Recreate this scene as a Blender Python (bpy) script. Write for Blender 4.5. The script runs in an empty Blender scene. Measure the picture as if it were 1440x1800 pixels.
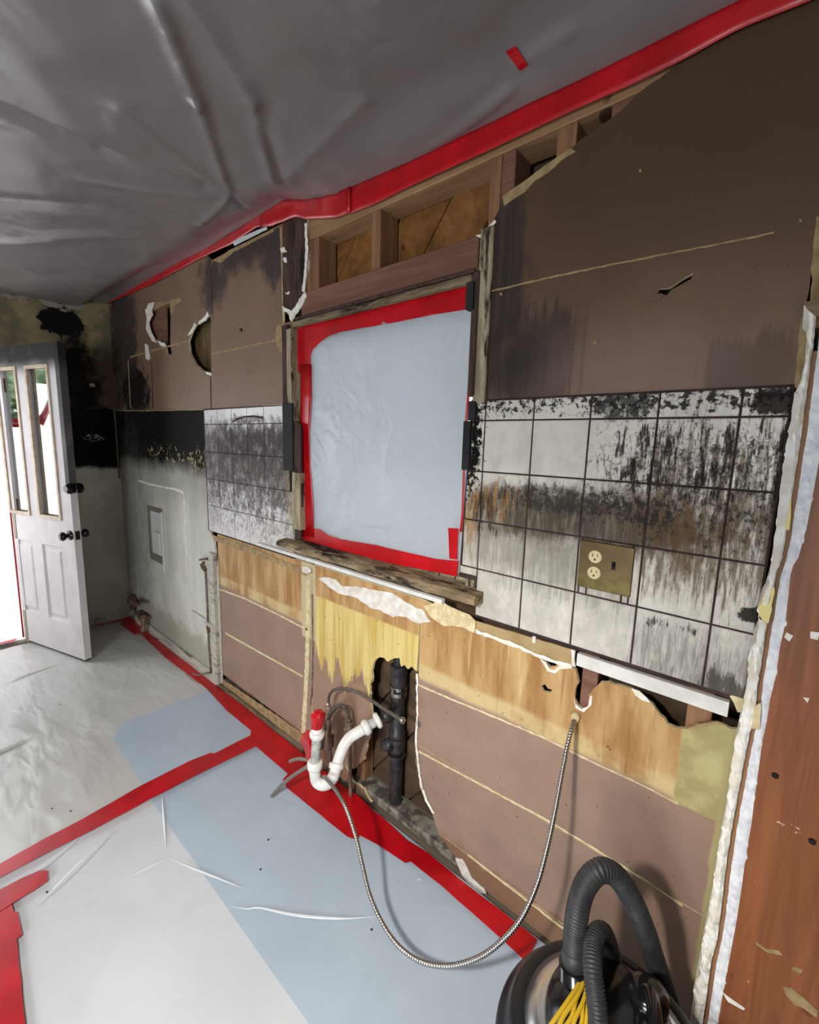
import bpy, bmesh, math, random
from mathutils import Vector, Matrix, noise
from mathutils.bvhtree import BVHTree
from mathutils.geometry import delaunay_2d_cdt
random.seed(7)
S = bpy.context.scene
COL = S.collection

# ---------------------------------------------------------------- camera
FPX = 777.06
CAM = Vector((0.70458, -1.15349, 1.49391))
YAW, PIT, ROL = -0.708293, -0.152748, 0.028938
_f = Vector((math.sin(YAW)*math.cos(PIT), math.cos(YAW)*math.cos(PIT), math.sin(PIT)))
_r0 = Vector((math.cos(YAW), -math.sin(YAW), 0)); _u0 = _r0.cross(_f)
_r = _r0*math.cos(ROL) + _u0*math.sin(ROL); _u = -_r0*math.sin(ROL) + _u0*math.cos(ROL)
cam = bpy.data.cameras.new('camera'); co = bpy.data.objects.new('camera', cam); COL.objects.link(co)
cam.sensor_fit = 'VERTICAL'; cam.sensor_height = 36; cam.lens = 36*FPX/1800
cam.clip_start = 0.02
m = Matrix((_r, _u, -_f)).transposed().to_4x4(); m.translation = CAM
co.matrix_world = m
S.camera = co
S.view_settings.view_transform = 'Standard'; S.view_settings.look = 'None'
S.view_settings.exposure = 0.27; S.view_settings.gamma = 1; S.view_settings.use_curve_mapping = False

# ---------------------------------------------------------------- daylight and lamps
w = bpy.data.worlds.new('sky'); S.world = w; w.use_nodes = True
bg = w.node_tree.nodes['Background']; bg.inputs[0].default_value = (0.88, 0.94, 1.0, 1); bg.inputs[1].default_value = 3.6
def area(name, loc, target, sx, sy, power, color=(1, 1, 1)):
    l = bpy.data.lights.new(name, 'AREA'); l.shape = 'RECTANGLE'; l.size = sx; l.size_y = sy; l.energy = power; l.color = color
    o = bpy.data.objects.new(name, l); COL.objects.link(o); o.location = loc
    o.rotation_euler = (Vector(target)-Vector(loc)).to_track_quat('-Z', 'Y').to_euler(); return o
def spot(name, loc, target, power, size, rad, color=(1, 1, 1), blend=1.0):
    l = bpy.data.lights.new(name, 'SPOT'); l.spot_size = math.radians(size); l.spot_blend = blend; l.shadow_soft_size = rad; l.energy = power; l.color = color
    o = bpy.data.objects.new(name, l); COL.objects.link(o); o.location = loc
    o.rotation_euler = (Vector(target)-Vector(loc)).to_track_quat('-Z', 'Y').to_euler(); return o
spot('work_light', (0.40, -1.62, 1.72), (-0.20, -0.35, 0.0), 112, 98, 0.05, (1.0, 0.95, 0.89))
area('rear_fill_light', (0.5, -3.3, 1.15), (-2.3, -0.7, 0.1), 1.3, 0.9, 62, (0.90, 0.95, 1.0))  # soft fill added behind the camera for the far left; no window stands there
area('patio_daylight', (-3.55, -1.35, 1.15), (-1.6, -0.6, 0.4), 0.8, 1.5, 26, (0.9, 0.95, 1.0))

# ---------------------------------------------------------------- where a point stands
def ray(px, py): return _f*FPX + _r*(px-720) - _u*(py-900)
def on(px, py, ax, v):
    d = ray(px, py); return CAM + d*((v-CAM[ax])/d[ax])
def W(px, py, y=0.0): return on(px, py, 1, y)          # on the main wall
def FL(px, py, z=0.0): return on(px, py, 2, z)         # on the floor
XL = -3.308
def LW(px, py, x=XL): return on(px, py, 0, x)          # on the far wall

def srgb(r, g, b):
    f = lambda c: (c/255/12.92) if c/255 <= 0.04045 else ((c/255+0.055)/1.055)**2.4
    return (f(r), f(g), f(b), 1)

# ---------------------------------------------------------------- materials
class NT:
    def __init__(s, name, rough=0.6, spec=0.4, metal=0.0):
        s.m = bpy.data.materials.new(name); s.m.use_nodes = True; s.t = s.m.node_tree; s.n = s.t.nodes; s.l = s.t.links
        s.b = s.n['Principled BSDF']; s.b.inputs['Roughness'].default_value = rough
        s.b.inputs['Specular IOR Level'].default_value = spec; s.b.inputs['Metallic'].default_value = metal
        g = s.n.new('ShaderNodeNewGeometry'); s.pos = g.outputs['Position']; s.cache = {}
    def link(s, a, b): s.l.new(a, b)
    def math(s, op, a, b=None, c=None, clamp=False):
        n = s.n.new('ShaderNodeMath'); n.operation = op; n.use_clamp = clamp
        for i, v in enumerate((a, b, c)):
            if v is None: continue
            if isinstance(v, (int, float)): n.inputs[i].default_value = v
            else: s.link(v, n.inputs[i])
        return n.outputs[0]
    def vmath(s, op, a, b):
        n = s.n.new('ShaderNodeVectorMath'); n.operation = op
        for i, v in enumerate((a, b)):
            if isinstance(v, (tuple, list)): n.inputs[i].default_value = v
            else: s.link(v, n.inputs[i])
        return n.outputs[0] if op not in ('LENGTH',) else n.outputs['Value']
    def noise(s, scale=(1, 1, 1), detail=4, rough=0.55, off=0.0, dist=0.0):
        k = (tuple(scale), detail, rough, off, dist)
        if k in s.cache: return s.cache[k]
        v = s.vmath('MULTIPLY', s.pos, scale)
        if off: v = s.vmath('ADD', v, (off, off*1.7, off*0.6))
        n = s.n.new('ShaderNodeTexNoise'); n.inputs['Scale'].default_value = 1; n.inputs['Detail'].default_value = detail
        n.inputs['Roughness'].default_value = rough; n.inputs['Distortion'].default_value = dist; s.link(v, n.inputs['Vector'])
        s.cache[k] = n.outputs['Fac']; return n.outputs['Fac']
    def sep(s):
        if 'sep' not in s.cache:
            n = s.n.new('ShaderNodeSeparateXYZ'); s.link(s.pos, n.inputs[0]); s.cache['sep'] = n.outputs
        return s.cache['sep']
    def smooth(s, v, a, b):
        n = s.n.new('ShaderNodeMapRange'); n.interpolation_type = 'SMOOTHSTEP'; s.link(v, n.inputs['Value'])
        n.inputs['From Min'].default_value = a; n.inputs['From Max'].default_value = b; return n.outputs[0]
    def box(s, x0, x1, z0, z1, soft, ax=0, wob=0.0, wsc=9):
        u = s.sep()[ax]; z = s.sep()[2]
        if wob:
            d1 = s.math('MULTIPLY', s.math('SUBTRACT', s.noise((wsc, wsc, wsc), 3, off=3.1), 0.5), wob*2)
            d2 = s.math('MULTIPLY', s.math('SUBTRACT', s.noise((wsc, wsc, wsc), 3, off=7.7), 0.5), wob*2)
            u = s.math('ADD', u, d1); z = s.math('ADD', z, d2)
        r = None
        for v, lo, hi in ((u, x0, x1), (z, z0, z1)):
            for e, sg in ((lo, 1), (hi, -1)):
                if e is None: continue
                q = s.smooth(v, e-soft, e+soft) if sg > 0 else s.smooth(v, e+soft, e-soft)
                r = q if r is None else s.math('MULTIPLY', r, q)
        return r
    def ell(s, cx, cz, rx, rz, soft=0.5, ax=0):
        u = s.math('DIVIDE', s.math('SUBTRACT', s.sep()[ax], cx), rx); z = s.math('DIVIDE', s.math('SUBTRACT', s.sep()[2], cz), rz)
        d = s.math('SQRT', s.math('ADD', s.math('MULTIPLY', u, u), s.math('MULTIPLY', z, z)))
        d = s.math('ADD', d, s.math('MULTIPLY', s.math('SUBTRACT', s.noise((15, 15, 15), 4, 0.6, off=51), 0.5), 1.5))
        return s.smooth(d, 1+soft, max(0.0, 1-soft))
    def brk(s, mask, nz, k=1.0, sharp=4.0):
        # ragged threshold: mask 0..1 plus noise
        a = s.math('MULTIPLY', s.math('MULTIPLY', s.math('SUBTRACT', nz, 0.5), 2.6), k)
        v = s.math('ADD', s.math('SUBTRACT', mask, 0.5), a)
        return s.math('MULTIPLY', s.math('ADD', s.math('MULTIPLY', v, sharp), 0.5, clamp=True), s.smooth(mask, 0.0, 0.12))
    def mix(s, fac, a, b):
        n = s.n.new('ShaderNodeMix'); n.data_type = 'RGBA'
        if isinstance(fac, (int, float)): n.inputs[0].default_value = fac
        else: s.link(fac, n.inputs[0])
        for i, v in ((6, a), (7, b)):
            if isinstance(v, (tuple, list)): n.inputs[i].default_value = v
            else: s.link(v, n.inputs[i])
        return n.outputs[2]
    def color(s, c):
        if isinstance(c, (tuple, list)): s.b.inputs['Base Color'].default_value = c
        else: s.link(c, s.b.inputs['Base Color'])
    def bump(s, h, strength=0.3, dist=0.002):
        n = s.n.new('ShaderNodeBump'); n.inputs['Strength'].default_value = strength; n.inputs['Distance'].default_value = dist
        s.link(h, n.inputs['Height']); s.link(n.outputs[0], s.b.inputs['Normal'])

def shp(nt, spec):
    k = spec[0]
    if k == 'b':    # pixel box on main wall: b, px0,py0, px1,py1, soft, wob
        a = W(spec[1], spec[2]); b = W(spec[3], spec[4]); return nt.box(min(a.x, b.x), max(a.x, b.x), min(a.z, b.z), max(a.z, b.z), spec[5], 0, spec[6] if len(spec) > 6 else 0)
    if k == 'e':    # ellipse px,py,rx,ry,soft
        c = W(spec[1], spec[2]); ex = abs(W(spec[1]+spec[3], spec[2]).x-W(spec[1]-spec[3], spec[2]).x)/2
        ez = abs(W(spec[1], spec[2]+spec[4]).z-W(spec[1], spec[2]-spec[4]).z)/2
        return nt.ell(c.x, c.z, ex, ez, spec[5] if len(spec) > 5 else 0.5)
def simple(name, c1, c2=None, sc=(8, 8, 8), rough=0.6, spec=0.4, metal=0.0, bump=0.0, bsc=(60, 60, 60), detail=5, lo=0.35, hi=0.65):
    t = NT(name, rough, spec, metal)
    if c2: t.color(t.mix(t.smooth(t.noise(sc, detail), lo, hi), c1, c2))
    else: t.color(c1)
    if bump: t.bump(t.noise(bsc, 4, off=1.3), bump)
    return t.m
def vary(t, base, amt=0.12, sc=(5, 5, 5)):
    d = tuple(c*(1-amt*1.6) for c in base[:3])+(1,); e = tuple(min(1, c*(1+amt)) for c in base[:3])+(1,)
    return t.mix(t.smooth(t.noise(sc, 6, 0.6, off=2.2), 0.3, 0.7), d, e)

M = {}
BROWN = srgb(128, 102, 86)
SOOT = srgb(30, 26, 24)
STREAK = (55, 55, 5)

def mat_upper(name):
    t = NT(name, 0.55, 0.35)
    c = vary(t, srgb(128, 102, 84), 0.10, (4, 4, 4))
    # brown smoke film, also painting in the shade of the upper right wall
    c = t.mix(t.math('MULTIPLY', t.box(-0.1, None, 1.78, None, 0.36, 0, 0.08), 0.87), c, srgb(68, 48, 30))
    # dark smoked patches around the window
    m1 = t.math('MAXIMUM', shp(t, ('e', 875, 480, 60, 190, 0.5)), shp(t, ('e', 900, 640, 70, 60, 0.7)))
    c = t.mix(t.brk(t.math('MULTIPLY', m1, 0.72), t.noise((38, 38, 2.2), 5, 0.65), 0.35, 2.2), c, srgb(52, 42, 37))
    m2 = t.math('MAXIMUM', shp(t, ('e', 435, 430, 75, 45, 0.6)), shp(t, ('e', 372, 490, 26, 60, 0.6)))
    m2 = t.math('MAXIMUM', m2, t.math('MAXIMUM', shp(t, ('e', 215, 600, 26, 130, 0.5)), shp(t, ('e', 480, 440, 22, 60, 0.5))))
    c = t.mix(t.brk(t.math('MULTIPLY', m2, 0.8), t.noise((9, 9, 5), 5), 0.3, 2.0), c, srgb(66, 54, 52))
    c = t.mix(t.brk(shp(t, ('e', 236, 690, 24, 42, 0.6)), t.noise((30, 30, 4), 5), 0.3, 2.0), c, srgb(26, 22, 21))
    # streaks running down above the tiles
    c = t.mix(t.math('MULTIPLY', t.brk(shp(t, ('b', 860, 560, 1010, 712, 0.08)), t.noise((70, 70, 2.0), 4, 0.6, off=4), 0.6, 3), 0.65), c, srgb(44, 34, 28))
    c = t.mix(t.math('MULTIPLY', t.brk(shp(t, ('b', 1240, 600, 1400, 690, 0.06)), t.noise((60, 60, 2.5), 4, 0.6, off=9), 0.5, 3), 0.5), c, srgb(52, 38, 28))
    c = t.mix(t.math('MULTIPLY', shp(t, ('e', 1085, 650, 120, 60, 1.0)), 0.4), c, srgb(142, 118, 112))
    # pale and dark specks
    sp = t.smooth(t.noise((42, 42, 42), 2, off=12), 0.74, 0.78)
    c = t.mix(t.math('MULTIPLY', sp, 0.6), c, srgb(60, 44, 34))
    t.color(c); t.bump(t.noise((25, 25, 25), 5, off=2), 0.25, 0.003); return t.m
M['upper'] = mat_upper('brown_painted_wallboard')

def mat_lower():
    t = NT('mauve_painted_lath_board', 0.62, 0.3)
    c = vary(t, srgb(150, 124, 108), 0.07, (6, 6, 6))
    zb = W(1005, 1320).z
    glue = t.mix(t.smooth(t.noise((16, 16, 3), 5, 0.6, off=1), 0.35, 0.65), srgb(156, 114, 66), srgb(190, 156, 106))
    cream = srgb(206, 186, 138)
    # glue stained paper above the paint line, cream bead along it
    top = t.box(None, None, zb, None, 0.004, 0, 0.012, 5)
    bead = t.math('MULTIPLY', t.box(None, None, zb-0.004, zb+0.05, 0.012, 0, 0.012, 5), t.smooth(t.noise((9, 9, 9), 4, off=8), 0.32, 0.6))
    c = t.mix(top, c, glue)
    c = t.mix(t.math('MULTIPLY', bead, 0.75), c, cream)
    # pale drips
    c = t.mix(t.math('MULTIPLY', t.math('MULTIPLY', top, t.smooth(t.noise((45, 45, 3.0), 4, 0.6, off=15), 0.58, 0.72)), 0.6), c, srgb(214, 188, 136))
    c = t.mix(t.math('MULTIPLY', t.math('MULTIPLY', top, t.smooth(t.noise((50, 50, 2.0), 4, 0.6, off=21), 0.6, 0.72)), 0.5), c, srgb(112, 74, 36))
    # yellow paint of the middle bay
    a = W(551, 1050); b = W(733, 1150)
    yel = t.mix(t.smooth(t.noise((30, 30, 2), 4, off=3), 0.35, 0.65), srgb(190, 160, 84), srgb(214, 194, 128))
    drip = t.math('MULTIPLY', t.math('SUBTRACT', t.noise((26, 26, 1.5), 3, 0.6, off=5), 0.5), 0.55)
    zz = t.math('ADD', t.sep()[2], drip)
    my = t.math('MULTIPLY', t.box(a.x, b.x, None, None, 0.002), t.math('MULTIPLY', t.smooth(zz, 0.50, 0.515), t.smooth(t.sep()[2], W(640, 1085).z+0.012, W(640, 1085).z)))
    c = t.mix(t.math('MULTIPLY', t.box(a.x, b.x, None, W(640, 1085).z, 0.003), 1.0), c, srgb(150, 122, 102))
    c = t.mix(my, c, yel)
    c = t.mix(t.box(a.x-0.10, a.x, 0.60, None, 0.006, 0, 0.01), c, srgb(188, 172, 138))
    # greenish sized patch at the right end
    g0 = W(1192, 1340); gz = W(1225, 1432).z
    grn = t.mix(t.smooth(t.noise((14, 14, 14), 5, off=31), 0.35, 0.65), srgb(158, 146, 98), srgb(182, 172, 122))
    c = t.mix(t.box(g0.x, None, gz, 0.95, 0.004, 0, 0.008), c, grn)
    c = t.mix(t.box(W(1253, 1470).x, None, 0.2, 0.95, 0.004, 0, 0.01), c, srgb(170, 158, 112))
    # dark pencil and nail marks, brown lower edge
    mk = t.math('MULTIPLY', t.smooth(t.noise((55, 55, 55), 2, off=40), 0.73, 0.76), 0.7)
    c = t.mix(mk, c, srgb(70, 48, 34))
    c = t.mix(t.math('MULTIPLY', t.brk(t.box(None, None, None, 0.10, 0.05), t.noise((18, 18, 18), 4, off=11), 0.5, 2.5), 0.75), c, srgb(120, 88, 62))
    t.color(c); t.bump(t.noise((30, 30, 30), 5, off=2), 0.3, 0.003); return t.m
M['lower'] = mat_lower()

def mat_leftpaint():
    t = NT('grey_white_sooted_paint', 0.8, 0.12)
    c = vary(t, srgb(204, 202, 190), 0.10, (6, 6, 3))
    # broad smoke veil, then the black band
    c = t.mix(t.math('MULTIPLY', t.box(None, None, 1.15, None, 0.25, 0, 0.15, 4), 0.6), c, srgb(96, 92, 80))
    c = t.mix(t.brk(t.box(None, None, 1.30, None, 0.11, 0, 0.03, 7), t.noise((9, 9, 6), 5, off=2), 0.3, 1.5), c, srgb(22, 20, 20))
    c = t.mix(t.math('MULTIPLY', shp(t, ('e', 232, 930, 26, 130, 0.7)), 0.55), c, srgb(92, 88, 80))
    # fire band fades to grey at the left corner strip
    f = t.brk(t.math('MULTIPLY', shp(t, ('e', 288, 797, 36, 15, 0.5)), 0.19), t.noise((36, 36, 34), 5, 0.7, off=6), 1.3, 9)
    f = t.math('MAXIMUM', f, t.brk(t.math('MULTIPLY', shp(t, ('e', 345, 812, 14, 24, 0.5)), 0.27), t.noise((90, 90, 40), 5, 0.7, off=16), 1.3, 9))
    c = t.mix(f, c, srgb(206, 196, 140))
    c = t.mix(t.brk(t.box(None, None, None, 0.25, 0.10), t.noise((14, 14, 14), 4, off=12), 0.5, 2), c, srgb(170, 166, 150))
    t.color(c); t.bump(t.noise((18, 18, 18), 5, off=2), 0.3, 0.004); return t.m
M['leftpaint'] = mat_leftpaint()

def mat_farwall():
    t = NT('sooted_far_wall_paint', 0.8, 0.12)
    zt = 1.70
    c = vary(t, srgb(200, 198, 184), 0.10, (5, 5, 4))
    c = t.mix(t.math('MULTIPLY', t.box(None, -0.30, None, 1.1, 0.04, 1, 0.02, 6), 0.6), c, srgb(130, 118, 104))
    up = t.mix(t.smooth(t.noise((6, 6, 6), 4, off=5), 0.4, 0.62), srgb(112, 104, 84), srgb(146, 134, 98))
    c = t.mix(t.box(None, None, zt, None, 0.01, 1), c, up)
    c = t.mix(t.math('MULTIPLY', t.box(-0.17, None, zt, 2.05, 0.02, 1, 0.02), 0.8), c, srgb(104, 86, 70))
    c = t.mix(t.brk(t.box(None, None, 1.24, zt, 0.05, 1, 0.03, 6), t.noise((8, 8, 6), 5, off=2), 0.3, 2.2), c, srgb(20, 19, 21))
    e = LW(148, 690); c = t.mix(t.brk(t.math('MULTIPLY', t.ell(e.y, e.z, 0.13, 0.30, 0.8, 1), 0.8), t.noise((9, 9, 6), 5, off=4), 0.3, 2), c, srgb(30, 27, 26))
    e = LW(130, 640); c = t.mix(t.brk(t.math('MULTIPLY', t.ell(e.y, e.z, 0.10, 0.42, 0.8, 1), 0.8), t.noise((9, 9, 6), 5, off=14), 0.3, 2), c, srgb(34, 31, 29))
    e = LW(105, 566); c = t.mix(t.brk(t.ell(e.y, e.z, 0.125, 0.10, 0.25, 1), t.noise((14, 14, 14), 5, off=4), 0.35, 9), c, srgb(20, 20, 23))
    e = LW(60, 522); c = t.mix(t.brk(t.math('MULTIPLY', t.ell(e.y, e.z, 0.45, 0.05, 0.6, 1), 0.6), t.noise((10, 10, 20), 5, off=24), 1.0, 6), c, srgb(150, 142, 130))
    e = LW(165, 770); c = t.mix(t.brk(t.math('MULTIPLY', t.ell(e.y, e.z, 0.07, 0.03, 0.5, 1), 0.5), t.noise((50, 50, 90), 5, 0.7, off=4), 1.2, 9), c, srgb(170, 168, 160))
    e = LW(162, 677); c = t.mix(t.ell(e.y, e.z, 0.016, 0.012, 0.3, 1), c, srgb(190, 186, 176))
    t.color(c); t.bump(t.noise((18, 18, 18), 5, off=2), 0.35, 0.004); return t.m
M['farwall'] = mat_farwall()

def mat_tile(right):
    t = NT('cream_glazed_tile_right' if right else 'cream_glazed_tile_left', 0.30, 0.45)
    c = vary(t, srgb(212, 207, 196) if right else srgb(198, 194, 190), 0.04, (7, 7, 7))
    st = t.noise((80, 80, 13), 9, 0.75, off=2); st2 = t.noise((110, 110, 11), 9, 0.75, off=9); sp = t.noise((90, 90, 60), 9, 0.8, off=5); cl = t.noise((26, 26, 16), 7, 0.75, off=14)
    tot = []
    def lay(c, m, k, shade, col, nz, kk=1.0, sharp=3.0):
        f = t.brk(t.math('MULTIPLY', m, k), nz, kk, sharp); f = t.math('MULTIPLY', f, shade); tot.append(f); return t.mix(f, c, col)
    E = lambda *q: shp(t, ('e',)+q); B = lambda *q: shp(t, ('b',)+q)
    c = t.mix(t.math('MULTIPLY', t.smooth(t.noise((9, 9, 5), 7, 0.7, off=61), 0.42, 0.66), 0.30), c, srgb(128, 118, 102))
    if right:
        haze = t.math('MAXIMUM', E(960, 905, 160, 48, 0.6), E(1100, 925, 170, 46, 0.6))
        c = lay(c, haze, 1.0, 0.82, srgb(84, 74, 58), cl, 0.6, 1.2)
        c = lay(c, E(925, 965, 160, 60, 0.7), 0.9, 0.6, srgb(112, 106, 92), st2, 0.6, 1.3)
        c = lay(c, haze, 0.66, 0.75, srgb(60, 52, 42), st, 1.0, 2.5)
        c = lay(c, t.box(-0.1, None, None, 1.13, 0.04), 0.5, 0.4, srgb(140, 140, 138), cl, 0.9, 1.6)
        c = lay(c, B(1100, 1085, 1420, 1300, 0.06), 0.62, 0.62, srgb(84, 80, 76), st2, 0.9, 2.0)
        c = lay(c, B(1110, 960, 1420, 1120, 0.07), 0.42, 0.55, srgb(120, 98, 74), cl, 0.9, 2.0)
        c = lay(c, B(1040, 835, 1460, 975, 0.05), 0.62, 0.6, srgb(96, 80, 60), cl, 0.9, 2.0)
        c = lay(c, E(960, 1000, 130, 45, 0.8), 0.7, 0.45, srgb(120, 116, 106), st2, 0.8, 1.6)
        br = B(1120, 745, 1460, 1110, 0.09)
        c = lay(c, br, 0.56, 0.78, srgb(96, 74, 52), st2, 1.2, 3.0)
        c = lay(c, E(1230, 920, 110, 60, 0.8), 0.55, 0.7, srgb(92, 70, 44), st, 1.0, 3.0)
        c = lay(c, B(1050, 738, 1460, 1010, 0.10), 0.46, 0.88, srgb(50, 44, 40), sp, 1.25, 4.0)
        c = lay(c, B(1075, 738, 1460, 905, 0.06), 0.41, 0.95, srgb(36, 31, 29), st, 1.35, 5.0)
        c = lay(c, E(985, 880, 210, 28, 0.8), 0.60, 0.85, srgb(46, 42, 38), sp, 1.2, 4.0)
        tb = t.box(None, None, 1.583, None, 0.022)
        c = lay(c, tb, 0.46, 0.95, srgb(28, 26, 26), t.noise((60, 60, 60), 7, 0.75, off=3), 1.5, 5.0)
        c = lay(c, E(1095, 712, 62, 30, 0.6), 0.72, 0.9, srgb(36, 33, 32), sp, 1.1, 4.0)
        c = lay(c, E(1372, 705, 64, 28, 0.6), 0.85, 0.95, srgb(32, 27, 25), sp, 1.0, 4.0)
        c = lay(c, E(826, 790, 22, 84, 0.6), 0.85, 1.0, srgb(22, 20, 20), t.noise((60, 60, 50), 7, 0.75, off=3), 1.2, 6.0)
        c = lay(c, E(828, 905, 14, 60, 0.8), 0.7, 0.8, srgb(150, 114, 64), st2, 0.9, 2.5)
        c = lay(c, E(872, 880, 42, 40, 0.8), 0.52, 0.75, srgb(150, 112, 66), st2, 1.2, 3.0)
        c = lay(c, E(850, 900, 34, 34, 0.8), 0.50, 0.85, srgb(60, 44, 30), st, 1.2, 4.0)
        c = lay(c, B(1120, 1078, 1240, 1122, 0.018), 0.55, 0.9, srgb(36, 32, 30), st, 1.3, 5.0)
        c = lay(c, E(1322, 1080, 26, 15, 0.6), 0.9, 0.95, srgb(30, 24, 20), sp, 0.7, 4.0)
        c = lay(c, E(1275, 1212, 70, 26, 0.8), 0.65, 0.85, srgb(60, 54, 48), st, 1.1, 3.0)
    else:
        c = lay(c, t.box(None, None, 1.25, 1.57, 0.09), 0.85, 0.70, srgb(88, 80, 76), cl, 0.9, 1.6)
        c = lay(c, t.box(None, None, 1.10, 1.57, 0.12), 0.60, 0.75, srgb(72, 64, 62), t.noise((26, 26, 20), 8, 0.8, off=1), 1.3, 2.5)
        c = lay(c, t.box(W(385, 750).x, None, 1.38, 1.57, 0.06), 0.70, 0.72, srgb(56, 50, 48), cl, 0.9, 2.0)
        c = lay(c, t.box(None, None, 0.97, 1.57, 0.10), 0.42, 0.6, srgb(70, 64, 62), sp, 1.3, 3.0)
        c = lay(c, E(512, 850, 12, 90, 0.4), 0.6, 0.7, srgb(150, 134, 96), st, 0.9, 3)
        c = lay(c, E(430, 738, 34, 7, 0.4), 0.6, 0.7, srgb(100, 92, 88), sp, 0.8, 4)
    t.color(c)
    m = tot[0]
    for f in tot[1:]: m = t.math('MAXIMUM', m, f)
    t.link(t.math('ADD', t.math('MULTIPLY', m, 0.55), 0.28), t.b.inputs['Roughness']); t.link(t.math('SUBTRACT', 0.45, t.math('MULTIPLY', m, 0.35)), t.b.inputs['Specular IOR Level'])
    t.bump(sp, 0.12, 0.0015)
    return t.m
M['tileR'] = mat_tile(True); M['tileL'] = mat_tile(False)
M['grout'] = simple('sooty_grout', srgb(42, 30, 30), srgb(66, 50, 46), rough=0.9)

def mat_wood(name, a, b, ax='z', knots=False, rough=0.65, seed=1.0, bump=0.35):
    t = NT(name, rough, 0.3)
    sc = {'z': (34, 34, 2.2), 'x': (2.2, 34, 34), 'd': (14, 14, 14)}[ax]
    g = t.noise(sc, 6, 0.65, off=seed, dist=0.6)
    c = t.mix(t.smooth(g, 0.3, 0.7), a, b)
    if knots:
        k = t.smooth(t.noise((13, 13, 13), 1, off=seed+5), 0.70, 0.76)
        c = t.mix(t.math('MULTIPLY', k, 0.85), c, srgb(60, 30, 16))
    t.color(c); t.bump(g, bump, 0.003); return t.m
M['sheath'] = mat_wood('orange_sheathing_plank', srgb(108, 70, 34), srgb(150, 102, 54), 'd', True, seed=2)
M['stud'] = mat_wood('old_brown_stud', srgb(120, 86, 60), srgb(150, 112, 80), 'z', seed=4)
M['header'] = mat_wood('reddish_header_timber', srgb(108, 74, 60), srgb(134, 96, 80), 'x', seed=6)
M['plate'] = mat_wood('tan_top_plate_timber', srgb(140, 106, 74), srgb(166, 132, 96), 'x', True, seed=9)

def mat_post():
    t = NT('orange_brown_post_wood', 0.5, 0.35)
    g = t.noise((40, 40, 2.4), 6, 0.65, off=3, dist=0.8)
    c = t.mix(t.smooth(g, 0.3, 0.7), srgb(118, 68, 38), srgb(146, 88, 52))
    c = t.mix(t.smooth(t.noise((13, 13, 9), 2, off=13), 0.69, 0.74), c, srgb(64, 34, 20))
    c = t.mix(t.math('MULTIPLY', t.smooth(t.noise((16, 16, 34), 4, 0.7, off=23), 0.69, 0.72), 0.9), c, srgb(204, 172, 140))
    t.color(c); t.bump(g, 0.25, 0.002); return t.m
M['post'] = mat_post()
def mat_weather(name, a, b, dark, sc=(6, 40, 40), amt=0.5, vert=False):
    t = NT(name, 0.8, 0.2)
    s1 = (40, 40, 6) if vert else sc
    c = t.mix(t.smooth(t.noise(s1, 6, 0.7, off=2), 0.35, 0.65), a, b)
    c = t.mix(t.smooth(t.noise((s1[0]*0.6, s1[1]*0.4, s1[2]*0.6), 5, 0.7, off=12), 0.62-amt*0.2, 0.74-amt*0.2), c, dark)
    t.color(c); t.bump(t.noise(s1, 6, 0.7, off=2), 0.7, 0.004); return t.m
M['sill'] = mat_weather('charred_peeling_sill_wood', srgb(118, 100, 76), srgb(160, 142, 112), srgb(38, 32, 30), amt=0.75)
M['casing'] = mat_weather('weathered_window_casing', srgb(134, 122, 96), srgb(176, 166, 138), srgb(48, 38, 32), amt=0.55, vert=True)
M['darktrim'] = mat_weather('smoked_window_trim', srgb(62, 46, 42), srgb(86, 66, 58), srgb(30, 24, 22), amt=0.5, vert=True)
M['headcase'] = mat_weather('peeling_head_casing', srgb(88, 72, 54), srgb(140, 128, 100), srgb(44, 32, 24), amt=0.5)
M['olive'] = simple('olive_brown_board', srgb(104, 88, 50), srgb(78, 64, 38), sc=(30, 30, 3), rough=0.9)
M['black'] = simple('charred_black_tile', srgb(20, 20, 24), srgb(34, 34, 38), rough=0.75)
M['cavity'] = simple('dark_cavity_board', srgb(70, 54, 40), srgb(96, 76, 56), sc=(3, 3, 12), rough=0.9)
M['plaster'] = simple('broken_cream_plaster', srgb(222, 214, 194), srgb(238, 236, 230), sc=(40, 40, 40), rough=0.9, bump=0.6)
M['gypsum'] = simple('broken_white_gypsum', srgb(214, 216, 222), srgb(236, 236, 238), sc=(60, 60, 60), rough=0.95, bump=0.8, bsc=(120, 120, 120))
M['cream_seam'] = simple('cream_joint_plaster', srgb(196, 178, 134), srgb(220, 206, 168), sc=(40, 40, 40), rough=0.9, bump=0.5)
M['dimseam'] = simple('tan_joint_plaster', srgb(140, 118, 82), srgb(168, 144, 104), sc=(40, 40, 40), rough=0.9, bump=0.5)
M['yellow_paper'] = simple('pale_yellow_plaster', srgb(224, 208, 138), rough=0.8)
M['coat'] = simple('peeling_white_skim_coat', srgb(206, 198, 184), srgb(226, 224, 220), sc=(30, 30, 30), rough=0.8, bump=0.6)
M['tan'] = simple('tan_backer_board', srgb(150, 126, 84), srgb(172, 148, 106), sc=(9, 9, 9), rough=0.8, bump=0.3)
M['whitewood'] = simple('white_painted_strip', srgb(206, 204, 198), srgb(222, 220, 214), sc=(20, 20, 20), rough=0.6)
M['basewood'] = mat_weather('stained_base_board', srgb(92, 78, 62), srgb(128, 112, 92), srgb(50, 42, 34), amt=0.5)
M['whitebase'] = mat_weather('dirty_white_baseboard', srgb(172, 168, 156), srgb(196, 192, 180), srgb(110, 100, 84), amt=0.35)
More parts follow.
